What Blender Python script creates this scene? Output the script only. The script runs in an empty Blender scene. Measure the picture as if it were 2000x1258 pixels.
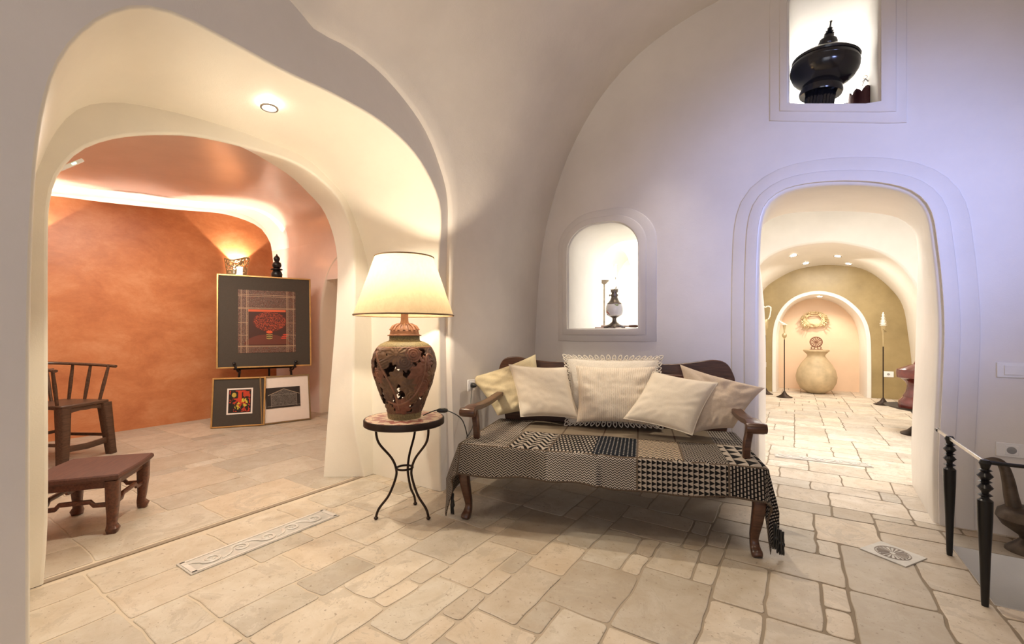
import bpy, math, random
from mathutils import Vector, Matrix, noise as mnoise
random.seed(7)
R = math.radians
# ------------------------------------------------------------------ camera, world, exposure, big lights
sc = bpy.context.scene
COL = sc.collection
CAM_H, F, HX, HY, YAW = 1.15, 850.0, 1000.0, 650.0, R(33)
CT, ST = math.cos(YAW), math.sin(YAW)
cd = bpy.data.cameras.new('camera'); cam = bpy.data.objects.new('camera', cd); COL.objects.link(cam)
cam.location = (0, 0, CAM_H); cam.rotation_euler = (R(90), 0, YAW)
cd.sensor_width = 36; cd.lens = 36*F/2000; cd.shift_y = (HY-629)/2000; cd.clip_start = .05
sc.camera = cam
sc.view_settings.view_transform = 'Standard'; sc.view_settings.look = 'None'
sc.view_settings.exposure = 0.26; sc.view_settings.gamma = 1; sc.view_settings.use_curve_mapping = False
sc.cycles.use_denoising = True; sc.cycles.max_bounces = 10; sc.cycles.diffuse_bounces = 6
sc.cycles.sample_clamp_indirect = 6
sc.cycles.caustics_reflective = False; sc.cycles.caustics_refractive = False
w = bpy.data.worlds.new('world'); sc.world = w; w.use_nodes = True
w.node_tree.nodes['Background'].inputs[0].default_value = (.80, .86, 1, 1)
w.node_tree.nodes['Background'].inputs[1].default_value = .6

def light(name, kind, loc, energy, col, size=.1, target=None, cone=90, blend=.5, sy=None, spread=None):
    l = bpy.data.lights.new(name, kind); l.energy = energy; l.color = col
    if kind == 'AREA':
        l.size = size
        if sy: l.shape = 'RECTANGLE'; l.size_y = sy
        if spread: l.spread = R(spread)
    else:
        l.shadow_soft_size = size
    if kind == 'SPOT': l.spot_size = R(cone); l.spot_blend = blend
    o = bpy.data.objects.new(name, l); COL.objects.link(o); o.location = loc
    if target is not None:
        o.rotation_euler = (Vector(target)-Vector(loc)).to_track_quat('-Z', 'Y').to_euler()
    return o
WARM = (1, .78, .52); WARM2 = (1, .86, .68); COOL = (.38, .47, 1); NEUT = (1, .93, .84)
# added cool spot for side daylight, no window built; added rear fill
light('cool_side_spot', 'SPOT', (1.75, .5, 2.2), 340, COOL, .30, (.30, 3.6, 1.85), 48, 1)
light('rear_fill', 'AREA', (.5, -2.1, 1.7), 17, (.96, .94, 1), 2.0, (.2, 2.5, 1.5), sy=1.7)
# fixtureless spots for bench shadow and floor pool; side one is added fill
light('vault_spot_bench', 'SPOT', (-.85, 3.28, 3.30), 120, WARM2, .035, (-.85, 2.25, 0), 76, .8)
light('vault_spot_floor', 'SPOT', (.1, 1.2, 3.5), 36, (1, .85, .64), .06, (-.1, 1.7, 0), 100, 1)
light('vault_fill_side', 'SPOT', (-1.0, .2, 3.4), 14, (1, .85, .64), .06, (-1.4, .9, 0), 100, 1)
# soffit of the left arch
light('arch_spot', 'SPOT', (-2.44, 1.30, 2.36), 75, (1, .90, .74), .025, (-2.25, 1.75, 0), 104, .3)
light('arch_glow', 'POINT', (-2.50, 1.2, 1.9), 3.5, (1, .88, .68), .25)
# rooms beyond
light('corridor_light', 'AREA', (.5, 5.3, 2.7), 66, (1, .96, .92), 1.4, (.5, 5.5, 0), sy=1.4)
light('vault_corridor_light', 'AREA', (.45, 8.6, 2.3), 30, (1, .92, .82), .8, (.45, 8.9, 0), sy=.8)
light('alcove_spot', 'SPOT', (.40, 10.12, 1.80), 26, (1, .86, .68), .03, (.38, 10.45, 0), 120, .6)
light('lamp_room_light', 'AREA', (-2.0, 5.0, 2.5), 40, (1, .96, .90), 1.2, (-2.0, 5.0, 0))
light('upper_room_light', 'AREA', (.3, 5.2, 4.3), 80, (.95, .96, 1), 1.2, (.3, 6.0, 3.6))
light('gallery_light', 'AREA', (-4.6, 1.6, 2.65), 50, (1, .90, .78), 1.6, (-4.7, 1.6, 0), sy=1.6)  # unseen area light added to wash the gallery floor
light('gallery_spot', 'SPOT', (-4.2, 1.6, 2.6), 75, (1, .88, .74), .05, (-6.6, 2.0, 1.1), 75, 1)  # unseen spot added to wash the orange wall

# ------------------------------------------------------------------ pixel -> point on a plane of the place
def ray(px, py):
    a = (px-HX)/F
    return (a*CT-ST, a*ST+CT, -(py-HY)/F)
def onX(px, py, X): d = ray(px, py); t = X/d[0]; return (X, t*d[1], CAM_H+t*d[2])
def onY(px, py, Y): d = ray(px, py); t = Y/d[1]; return (t*d[0], Y, CAM_H+t*d[2])
def onZ(px, py, z): d = ray(px, py); t = (z-CAM_H)/d[2]; return (t*d[0], t*d[1], z)

def spline(pts, n=8, closed=False):
    out = []; m = len(pts); k = len(pts[0])
    rng = range(m) if closed else range(m-1)
    for i in rng:
        if closed: p = [pts[(i+j-1) % m] for j in range(4)]
        else: p = [pts[max(0, min(m-1, i+j-1))] for j in range(4)]
        for s in range(n):
            t = s/n
            out.append(tuple(.5*((2*p[1][c]) + (-p[0][c]+p[2][c])*t + (2*p[0][c]-5*p[1][c]+4*p[2][c]-p[3][c])*t*t
                       + (-p[0][c]+3*p[1][c]-3*p[2][c]+p[3][c])*t**3) for c in range(k)))
    if not closed: out.append(tuple(pts[-1]))
    return out
def resample(pts, n):
    L = [0]
    for a, b in zip(pts, pts[1:]): L.append(L[-1]+math.dist(a, b))
    out = []; j = 0
    for i in range(n):
        s = L[-1]*i/(n-1)
        while j < len(L)-2 and L[j+1] < s: j += 1
        t = (s-L[j])/max(1e-9, L[j+1]-L[j]); t = min(1, max(0, t))
        out.append(tuple(a+(b-a)*t for a, b in zip(pts[j], pts[j+1])))
    return out
def offset2(pts, d, closed=False):     # outward for a left->over->right U
    out = []; m = len(pts)
    for i in range(m):
        if closed: a, b = pts[(i-1) % m], pts[(i+1) % m]
        else: a, b = pts[max(0, i-1)], pts[min(m-1, i+1)]
        tx, tz = b[0]-a[0], b[1]-a[1]; l = math.hypot(tx, tz) or 1
        out.append((pts[i][0]-tz/l*d, pts[i][1]+tx/l*d))
    if not closed:
        out[0] = (out[0][0], pts[0][1]); out[-1] = (out[-1][0], pts[-1][1])
    return out

# ------------------------------------------------------------------ mesh builder
class MB:
    def __init__(s): s.v = []; s.f = []; s.m = []; s.uv = None; s.tint = None
    def add(s, vs, fs, mi=0):
        o = len(s.v); s.v += [tuple(p) for p in vs]; s.f += [tuple(i+o for i in f) for f in fs]; s.m += [mi]*len(fs); return s
    def box(s, c, d, rot=None, mi=0, taper=1.0):
        hx, hy, hz = d[0]/2, d[1]/2, d[2]/2
        vs = []
        for z in (-1, 1):
            k = taper if z < 0 else 1
            for x, y in ((-1, -1), (1, -1), (1, 1), (-1, 1)): vs.append(Vector((x*hx*k, y*hy*k, z*hz)))
        if rot is not None: vs = [rot @ q for q in vs]
        vs = [q+Vector(c) for q in vs]
        return s.add(vs, [(3, 2, 1, 0), (4, 5, 6, 7), (0, 1, 5, 4), (1, 2, 6, 5), (2, 3, 7, 6), (3, 0, 4, 7)], mi)
    def loft(s, rings, closed=False, mi=0, capa=False, capb=False):
        n = len(rings[0]); vs = [p for r in rings for p in r]; fs = []
        for k in range(len(rings)-1):
            for i in range(n if closed else n-1):
                j = (i+1) % n
                fs.append((k*n+i, k*n+j, (k+1)*n+j, (k+1)*n+i))
        if capa: fs.append(tuple(range(n))[::-1])
        if capb: fs.append(tuple((len(rings)-1)*n+i for i in range(n)))
        return s.add(vs, fs, mi)
    def lathe(s, prof, n=32, c=(0, 0, 0), mi=0, rot=None, a0=0, a1=360):
        full = abs(a1-a0) >= 360; m = n if full else n+1
        rings = []
        for r, z in prof:
            ring = []
            for i in range(m):
                a = R(a0+(a1-a0)*i/n); q = Vector((max(r, 1e-4)*math.cos(a), max(r, 1e-4)*math.sin(a), z))
                if rot is not None: q = rot @ q
                ring.append(q+Vector(c))
            rings.append(ring)
        return s.loft(rings, full, mi)
    def tube(s, pts, r, n=8, mi=0, closed=False, asp=1.0, up=None):
        P = [Vector(p) for p in pts]; m = len(P); rings = []
        nrm = None
        for i in range(m):
            a, b = (P[(i-1) % m], P[(i+1) % m]) if closed else (P[max(0, i-1)], P[min(m-1, i+1)])
            t = (b-a).normalized()
            if nrm is None:
                u = Vector(up) if up else (Vector((0, 0, 1)) if abs(t.z) < .9 else Vector((1, 0, 0)))
                nrm = (u-t*u.dot(t)).normalized()
            else:
                if up: nrm = Vector(up)
                nrm = (nrm-t*nrm.dot(t))
                nrm = nrm.normalized() if nrm.length > 1e-6 else t.orthogonal().normalized()
            bn = t.cross(nrm); rr = r[i] if isinstance(r, (list, tuple)) else r
            rings.append([P[i]+nrm*math.cos(2*math.pi*k/n)*rr+bn*math.sin(2*math.pi*k/n)*rr*asp for k in range(n)])
        if closed: rings.append(rings[0])
        return s.loft(rings, True, mi, not closed, not closed)
    def sqtube(s, pts, ws, up=(0, 0, 1), mi=0):      # square section sweep; ws = (half along up, half across)
        P = [Vector(p) for p in pts]; m = len(P); rings = []
        for i in range(m):
            a, b = P[max(0, i-1)], P[min(m-1, i+1)]; t = (b-a).normalized()
            n1 = Vector(up); n1 = (n1-t*n1.dot(t)).normalized(); bn = t.cross(n1)
            h, w_ = ws[i] if isinstance(ws[0], (list, tuple)) else ws
            c = .75
            rings.append([P[i]+n1*x*h+bn*y*w_ for x, y in ((1, c), (c, 1), (-c, 1), (-1, c), (-1, -c), (-c, -1), (c, -1), (1, -c))])
        return s.loft(rings, True, mi, True, True)
    def ball(s, c, r, n=14, m=9, mi=0):
        rr = r if isinstance(r, (list, tuple)) else (r, r, r); rings = []
        for k in range(m+1):
            ph = math.pi*k/m
            rings.append([(c[0]+rr[0]*max(math.sin(ph), 1e-3)*math.cos(2*math.pi*i/n), c[1]+rr[1]*max(math.sin(ph), 1e-3)*math.sin(2*math.pi*i/n), c[2]-rr[2]*math.cos(ph)) for i in range(n)])
        return s.loft(rings, True, mi)
    def prism(s, poly, y0, y1, mi=0, ax='y'):         # poly in (x,z) extruded in y
        n = len(poly)
        f = (lambda p, y: (p[0], y, p[1])) if ax == 'y' else ((lambda p, y: (y, p[0], p[1])) if ax == 'x' else (lambda p, y: (p[0], p[1], y)))
        return s.add([f(p, y0) for p in poly]+[f(p, y1) for p in poly],
                     [tuple(range(n)), tuple(range(2*n-1, n-1, -1))]+[(i, i+n, (i+1) % n+n, (i+1) % n) for i in range(n)], mi)
    def build(s, name, mats, parent=None, smooth=True, ang=40, label=None, bevel=0, subsurf=0, recalc=True, loc=None):
        me = bpy.data.meshes.new(name); me.from_pydata(s.v, [], s.f)
        if not isinstance(mats, (list, tuple)): mats = [mats]
        for m_ in mats: me.materials.append(m_)
        me.polygons.foreach_set('material_index', s.m)
        if s.uv:
            uv = me.uv_layers.new(name='UVMap')
            for l in me.loops: uv.data[l.index].uv = s.uv[l.vertex_index]
        if s.tint:
            ca = me.color_attributes.new('tint', 'FLOAT_COLOR', 'CORNER')
            for p in me.polygons:
                for li in p.loop_indices: ca.data[li].color = s.tint[p.index]
        if recalc:
            import bmesh
            bm = bmesh.new(); bm.from_mesh(me); bmesh.ops.recalc_face_normals(bm, faces=bm.faces); bm.to_mesh(me); bm.free()
        me.update()
        if smooth:
            me.shade_smooth(); me.set_sharp_from_angle(angle=R(ang))
        o = bpy.data.objects.new(name, me); COL.objects.link(o)
        if parent: o.parent = parent
        if label: o['label'] = label
        if loc: o.location = loc
        if bevel:
            b = o.modifiers.new('bevel', 'BEVEL'); b.width = bevel; b.segments = 2; b.limit_method = 'ANGLE'; b.angle_limit = R(40)
        if subsurf:
            b = o.modifiers.new('sub', 'SUBSURF'); b.levels = subsurf; b.render_levels = subsurf
        return o
def thing(name, label, cat, loc=(0, 0, 0), rz=0, group=None):
    o = bpy.data.objects.new(name, None); COL.objects.link(o); o.location = loc; o.rotation_euler = (0, 0, rz)
    o.empty_display_size = .05
    return tag(o, label, cat, group)
def tag(o, label, cat, group=None, kind=None):
    o['label'] = label; o['category'] = cat
    if group: o['group'] = group
    if kind: o['kind'] = kind
    return o
def struct(o): o['kind'] = 'structure'; return o
def copy_tree(o, parent=None):
    c = o.copy(); COL.objects.link(c); c.parent = parent
    for ch in list(o.children): copy_tree(ch, c)
    return c

# ------------------------------------------------------------------ node expressions and materials
class X:
    def __init__(s, g, sock): s.g = g; s.s = sock
    def _o(s, op, b=None, c=None): return s.g.m(op, s, b, c)
    def __add__(s, b): return s._o('ADD', b)
    def __sub__(s, b): return s._o('SUBTRACT', b)
    def __mul__(s, b): return s._o('MULTIPLY', b)
    def __truediv__(s, b): return s._o('DIVIDE', b)
    def lt(s, b): return s._o('LESS_THAN', b)
    def gt(s, b): return s._o('GREATER_THAN', b)
    def fr(s): return s._o('FRACT')
    def fl(s): return s._o('FLOOR')
    def ab(s): return s._o('ABSOLUTE')
    def mn(s, b): return s._o('MINIMUM', b)
    def mx(s, b): return s._o('MAXIMUM', b)
    def tri(s): return ((s.fr()-.5).ab())*2      # 1..0..1
class NG:
    def __init__(s, name, rough=.5, spec=.5, metal=0):
        s.mat = bpy.data.materials.new(name); s.mat.use_nodes = True; s.nt = s.mat.node_tree
        s.b = s.nt.nodes['Principled BSDF']; s.b.inputs['Roughness'].default_value = rough
        s.b.inputs['Specular IOR Level'].default_value = spec; s.b.inputs['Metallic'].default_value = metal
    def n(s, t): return s.nt.nodes.new(t)
    def put(s, sock, v):
        if isinstance(v, X): s.nt.links.new(v.s, sock)
        elif isinstance(v, bpy.types.NodeSocket): s.nt.links.new(v, sock)
        else: sock.default_value = v
    def m(s, op, a, b=None, c=None):
        n = s.n('ShaderNodeMath'); n.operation = op; s.put(n.inputs[0], a)
        if b is not None: s.put(n.inputs[1], b)
        if c is not None: s.put(n.inputs[2], c)
        return X(s, n.outputs[0])
    def uv(s):
        n = s.n('ShaderNodeTexCoord'); q = s.n('ShaderNodeSeparateXYZ'); s.nt.links.new(n.outputs['UV'], q.inputs[0])
        return X(s, q.outputs[0]), X(s, q.outputs[1])
    def obj(s):
        n = s.n('ShaderNodeTexCoord'); q = s.n('ShaderNodeSeparateXYZ'); s.nt.links.new(n.outputs['Object'], q.inputs[0])
        return X(s, q.outputs[0]), X(s, q.outputs[1]), X(s, q.outputs[2])
    def noise(s, scale=5, detail=4, scl=(1, 1, 1), rough=.55, dist=0, uv=False):
        t = s.n('ShaderNodeTexCoord'); mp = s.n('ShaderNodeMapping'); mp.inputs['Scale'].default_value = scl
        s.nt.links.new(t.outputs['UV' if uv else 'Object'], mp.inputs[0])
        n = s.n('ShaderNodeTexNoise'); n.inputs['Scale'].default_value = scale; n.inputs['Detail'].default_value = detail
        n.inputs['Roughness'].default_value = rough; n.inputs['Distortion'].default_value = dist
        s.nt.links.new(mp.outputs[0], n.inputs['Vector']); return X(s, n.outputs['Fac'])
    def voro(s, scale=5, feat='F1', uv=False, scl=(1, 1, 1)):
        t = s.n('ShaderNodeTexCoord'); mp = s.n('ShaderNodeMapping'); mp.inputs['Scale'].default_value = scl
        s.nt.links.new(t.outputs['UV' if uv else 'Object'], mp.inputs[0])
        n = s.n('ShaderNodeTexVoronoi'); n.feature = feat; n.inputs['Scale'].default_value = scale
        s.nt.links.new(mp.outputs[0], n.inputs['Vector']); return X(s, n.outputs['Distance'])
    def ramp(s, f, stops):
        n = s.n('ShaderNodeValToRGB'); s.put(n.inputs[0], f); e = n.color_ramp.elements
        while len(e) < len(stops): e.new(.5)
        for q, (p, c) in zip(e, stops): q.position = p; q.color = (*c, 1)
        return n.outputs[0]
    def mix(s, f, a, b, mode='MIX'):
        n = s.n('ShaderNodeMix'); n.data_type = 'RGBA'; n.blend_type = mode; s.put(n.inputs[0], f)
        for i, v in ((6, a), (7, b)):
            if isinstance(v, tuple): v = (*v, 1) if len(v) == 3 else v
            s.put(n.inputs[i], v)
        return n.outputs[2]
    def col(s, c): s.put(s.b.inputs['Base Color'], (*c, 1) if isinstance(c, tuple) and len(c) == 3 else c); return s
    def bump(s, h, st=.3, d=.01):
        n = s.n('ShaderNodeBump'); n.inputs['Strength'].default_value = st; n.inputs['Distance'].default_value = d
        s.put(n.inputs['Height'], h); s.nt.links.new(n.outputs[0], s.b.inputs['Normal']); return s
def plaster(name, c, rough=.55, spec=.35, bump=.25, var=.05):
    g = NG(name, rough, spec); f = g.noise(2.2, 5, rough=.6)
    lo = tuple(x*(1-var) for x in c); hi = tuple(min(1, x*(1+var*.6)) for x in c)
    g.col(g.ramp(f, [(.3, lo), (.7, hi)]))
    g.bump(g.noise(5, 6)*.7+g.noise(160, 2)*.06, bump, .02); return g.mat
def wood(name, c1, c2, rough=.35, scl=(3, 30, 30)):
    g = NG(name, rough, .5); f = g.noise(2.5, 6, scl, .6, .4)
    g.col(g.ramp(f, [(.3, c1), (.7, c2)])); g.bump(g.noise(4, 4, scl), .15, .004); return g.mat
def plain(name, c, rough=.5, metal=0, spec=.5, var=.08, nscale=20, bump=0):
    g = NG(name, rough, spec, metal); f = g.noise(nscale, 3)
    g.col(g.ramp(f, [(.3, tuple(x*(1-var) for x in c)), (.7, tuple(min(1, x*(1+var)) for x in c))]))
    if bump: g.bump(g.noise(nscale*2, 3), bump, .005)
    return g.mat
def emis(name, c, st):
    g = NG(name); g.col((.8, .8, .8)); g.b.inputs['Emission Color'].default_value = (*c, 1); g.b.inputs['Emission Strength'].default_value = st; return g.mat

M = {}
M['plaster'] = plaster('plaster_white', (.80, .76, .72), .5, .35)
M['vault'] = plaster('plaster_vault', (.76, .71, .66), .55, .3, .35, .07)
M['cream'] = plaster('plaster_cream', (.82, .77, .67), .5, .3)
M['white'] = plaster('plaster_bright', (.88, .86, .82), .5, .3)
M['peach'] = plaster('plaster_peach_polished', (.83, .69, .61), .22, .5, .12, .06)
M['sand'] = plaster('plaster_sand', (.78, .68, .56), .5, .3)
M['alcove'] = plaster('plaster_alcove_peach', (.82, .60, .42), .45, .4)
M['creamband'] = plaster('plaster_cream_polished', (.83, .79, .73), .35, .45)
g = NG('plaster_olive', .35, .45); g.col(g.ramp(g.noise(1.6, 7, rough=.65), [(.3, (.26, .19, .08)), (.7, (.40, .30, .14))])); g.bump(g.noise(4, 5), .15, .01); M['olive'] = g.mat
g = NG('plaster_orange', .42, .4)
f = g.noise(2.3, 12, (1, 1, 1.6), .72, .25); c = g.ramp(f, [(.28, (.43, .14, .055)), (.5, (.56, .21, .085)), (.75, (.68, .32, .16))])
f2 = g.noise(7, 8, (1, 1, 2.5), .75, 1.2); c = g.mix(f2.gt(.62)*.18, c, (.46, .17, .07)); g.col(c); g.bump(g.noise(9, 6), .2, .01); g.b.inputs['Roughness'].default_value = .34; M['orange'] = g.mat
g = NG('floor_stone', .48, .4)
at = g.n('ShaderNodeAttribute'); at.attribute_name = 'tint'
f = g.noise(7, 8, rough=.65, dist=.5); st = g.ramp(f, [(.3, (.80, .74, .66)), (.7, (1, 1, 1))])
c = g.mix(1.0, at.outputs['Color'], st, 'MULTIPLY')
pit = g.noise(48, 4, rough=.6).lt(.35); c = g.mix(g.noise(3.5, 9, rough=.75, dist=1).gt(.55)*.42, c, (.36, .30, .23)); c = g.mix(g.noise(16, 7, rough=.8).lt(.42)*.30, c, (.36, .28, .20)); c = g.mix(pit*.6, c, (.20, .15, .10))
g.col(c); g.bump(g.noise(14, 8, rough=.65)-pit*.3, .35, .008); M['stone'] = g.mat
g = NG('floor_grout', .85, .2); gx, gy, gz = g.obj()
k = g.m('MULTIPLY_ADD', gx, .45, .95); k.s.node.use_clamp = True
g.col(g.mix(k, (.56, .47, .36), (.24, .19, .135))); M['grout'] = g.mat
M['marble'] = plain('inlay_marble', (.50, .47, .42), .35, var=.12, nscale=15)
M['marble2'] = plain('inlay_relief', (.62, .57, .51), .4, var=.06)
M['marble3'] = plain('inlay_dark', (.33, .28, .24), .5, var=.1)
M['wood'] = wood('dark_reddish_wood', (.055, .018, .010), (.16, .055, .028), .3)
M['wood2'] = wood('bench_wood', (.045, .019, .011), (.125, .055, .030), .30)
M['woodold'] = wood('worn_brown_wood', (.05, .024, .014), (.13, .065, .036), .42)
M['seatwood'] = wood('worn_red_wood', (.060, .020, .012), (.115, .042, .026), .5)
M['iron'] = plain('wrought_iron', (.035, .022, .016), .45, .7, var=.2)
M['black'] = plain('black_lacquer', (.008, .008, .011), .16, spec=.7, var=.2)
M['blackiron'] = plain('black_painted_iron', (.010, .009, .009), .3, .2)
M['bronze'] = plain('aged_bronze', (.10, .075, .055), .45, .6, var=.3, bump=.2)
M['steel'] = plain('brushed_steel', (.55, .52, .48), .3, .9)
M['pewter'] = plain('lamp_metal', (.20, .17, .14), .4, .8, var=.3)
M['gold'] = plain('gold_frame', (.55, .33, .12), .35, .6, var=.12)
M['golddark'] = plain('bronze_frame', (.28, .20, .10), .35, .6)
M['mat_dark'] = plain('grey_mat_board', (.075, .062, .050), .9, spec=.1, var=.04, nscale=60)
M['mat_white'] = plain('white_mat_board', (.82, .74, .66), .8, var=.02)
M['plastic'] = plain('white_plastic', (.86, .85, .84), .35, var=.02)
M['plasticdk'] = plain('dark_plastic', (.012, .012, .012), .4)
M['cushion_cream'] = plain('cream_linen', (.78, .69, .56), .9, spec=.1, var=.05, nscale=200, bump=.2)
M['cushion_yellow'] = plain('ochre_linen', (.66, .56, .36), .9, spec=.1, var=.06, nscale=120, bump=.2)
M['cushion_taupe'] = plain('taupe_linen', (.60, .49, .38), .9, spec=.1, var=.06, nscale=120, bump=.2)
M['lace'] = plain('crochet_lace', (.84, .77, .66), .9, spec=.1, var=.1, nscale=150, bump=.5)
M['clay'] = plain('pale_clay', (.52, .40, .24), .6, var=.22, nscale=5, bump=.15)
M['terracotta'] = plain('terracotta', (.24, .11, .062), .6, var=.25, nscale=18, bump=.3)
g = NG('carved_brown_clay', .5, .4); at = g.n('ShaderNodeAttribute'); at.attribute_name = 'tint'; g.col(g.mix(1.0, at.outputs['Color'], g.ramp(g.noise(18, 4), [(.3, (.6, .6, .6)), (.7, (1, 1, 1))]), 'MULTIPLY')); M['jarbrown'] = g.mat
M['jargreen'] = plain('speckled_green_clay', (.20, .16, .07), .6, var=.45, nscale=140, bump=.6)
M['redlac'] = plain('red_lacquer', (.11, .020, .014), .14, spec=.7, var=.25, nscale=10)
M['burg'] = plain('burgundy_metal', (.10, .030, .040), .35, .3)
M['wax'] = plain('white_shell', (.85, .80, .70), .5)
M['brass'] = plain('old_brass', (.50, .40, .22), .4, .6)
M['straw'] = plain('straw_twigs', (.62, .48, .28), .8, var=.25)
M['ribbon'] = plain('brown_ribbon', (.20, .12, .06), .8)
g = NG('porcelain', .15, .5); v = g.voro(26); c = g.ramp(v, [(.0, (.85, .85, .85)), (.5, (.85, .85, .85))])
ox, oy, oz = g.obj()
fl = g.noise(38, 2); msk = g.voro(11).lt(.30)
c = g.mix(msk*fl.gt(.52), (.84, .83, .82), (.62, .22, .16)); c = g.mix(msk*fl.lt(.40), c, (.30, .36, .16)); g.col(c); M['porc'] = g.mat
g = NG('clear_glass', .02, .5); g.b.inputs['Transmission Weight'].default_value = 1; g.col((1, 1, 1)); g.b.inputs['IOR'].default_value = 1.1; M['glass'] = g.mat
# lamp shade: translucent parchment
def shade_mat(name, c, emit, tmix=.45):
    g = NG(name, .8, .1); f = g.noise(38, 5, (1, 1, .5), .7, 1.2)
    cc = g.ramp(f, [(.3, tuple(x*.86 for x in c)), (.7, c)]); g.col(cc)
    tr = g.n('ShaderNodeBsdfTranslucent'); g.nt.links.new(cc, tr.inputs[0]); mx = g.n('ShaderNodeMixShader'); mx.inputs[0].default_value = tmix
    out = g.nt.nodes['Material Output']; g.nt.links.new(g.b.outputs[0], mx.inputs[1]); g.nt.links.new(tr.outputs[0], mx.inputs[2]); g.nt.links.new(mx.outputs[0], out.inputs[0])
    if emit:
        g.nt.links.new(cc, g.b.inputs['Emission Color']); g.b.inputs['Emission Strength'].default_value = emit
    return g.mat
M['shade'] = shade_mat('parchment_shade', (.48, .38, .24), 0, .34)
M['opal'] = shade_mat('opal_glass', (.95, .92, .86), 3)
M['ledstrip'] = emis('led_strip', (1, .90, .80), 27)
M['bulb'] = emis('bulb_glow', (1, .90, .75), 30)
M['bulbsoft'] = emis('bulb_soft', (1, .88, .7), 12)
M['green'] = emis('green_led', (.3, 1, .55), 3)
# mosaic table top (polar rings)
g = NG('mosaic_top', .4, .5); ox, oy, oz = g.obj()
rr = g.m('POWER', ox*ox+oy*oy, .5); an = g.m('ARCTAN2', oy, ox)
ring = (rr*42).fl(); tile = ((rr*42).fr().lt(.14)).mx(((an*((ring*5)+8)/6.2832)).fr().lt(.12))
pk = ((an*14/6.2832).tri()*.05+rr*1.0)
band = ((pk*9.5).fr()).gt(.5)
c = g.mix(band, (.62, .44, .30), (.33, .10, .08)); c = g.mix(tile*.65, c, (.30, .22, .17)); g.col(c); M['mosaic'] = g.mat

# woven patch patterns; uv in metres
DK, LT = (.013, .012, .012), (.37, .315, .26)
def patch(name, fn, dk=DK, lt=LT):
    g = NG(name, .95, .05); u, v = g.uv(); f = fn(g, u, v)
    wv = g.noise(900, 1, uv=True)*.5+.72
    c = g.mix(f, lt, dk); c2 = g.mix(1.0, c, g.ramp(wv, [(0, (.6, .6, .6)), (1, (1, 1, 1))]), 'MULTIPLY')
    g.col(c2); g.bump(f*-.5+g.noise(700, 1, uv=True)*.4, .5, .003); return g.mat
P = [
 patch('weave_plain', lambda g, u, v: ((v*160).fr().lt(.35))*.30+.06, (.07, .055, .04), (.25, .20, .145)),                       # 0
 patch('weave_basket', lambda g, u, v: (((u+v*.55)*30).fr().lt(.5)-((u-v*.55)*30).fr().lt(.5)).ab()),                                    # 1
 patch('weave_bold_zigzag', lambda g, u, v: ((v*15+(u*11).tri()*1.2).fr()).lt(.5)),                                            # 2
 patch('weave_dots', lambda g, u, v: ((u*46+(v*22).fl()*.5).fr()-.5).ab().lt(.27)*((v*22).fr().lt(.6))*-1+1),                   # 3
 patch('weave_dark_dashes', lambda g, u, v: ((u*44).fr().lt(.30)*(v*30+(u*44).fl()*.5).fr().lt(.6))*-.6+1, (.012, .014, .018), (.36, .33, .30)),  # 4
 patch('weave_fine_zigzag', lambda g, u, v: ((v*30+(u*30).tri()*.8).fr()).lt(.42), (.04, .033, .028), (.44, .35, .25)),          # 5
 patch('weave_diamond', lambda g, u, v: ((((u*24).tri()+(v*16).tri())*1.5).fr()).lt(.62)),                                      # 6
 patch('weave_large_triangles', lambda g, u, v: ((u*17).fr()).lt(((v*10).tri()*-1)+1.02)*((u*17).fr().gt(.08))),                  # 7
 patch('weave_small_triangles', lambda g, u, v: ((u*38).fr()).lt(((v*36).tri()*-1)+1.0)),                                      # 8
 patch('weave_grey_zigzag', lambda g, u, v: ((v*75+(u*42).tri()*.8).fr()).lt(.5), (.03, .027, .027), (.46, .40, .34)),          # 9
 patch('weave_column_dashes', lambda g, u, v: ((u*62).fr().lt(.45)*(v*45+(u*62).fl()*.37).fr().lt(.72))*-1+1),                 # 10
 patch('weave_braid', lambda g, u, v: ((v*72+(u*42).fl()*.5+((u*42).fr()*(((u*42).fl()*.5).fr()*4-1))*1.0).fr()).lt(.5)),        # 11
 patch('weave_border', lambda g, u, v: ((u*120).fr().lt(.4))*.4+.3, (.05, .038, .03), (.17, .125, .09)),                        # 12
]
g = NG('ribbed_cotton', .95, .08); u, v = g.uv()
st = (u*74).fr().lt(.22)*g.noise(50, 2, (3, 1, 1), uv=True).gt(.44)
c = g.mix(st*.6, (.80, .70, .57), (.52, .40, .27)); g.col(c); g.bump((u*102).tri()*.5+g.noise(6, 3, uv=True)*2, .6, .004); M['ribbed'] = g.mat

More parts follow.
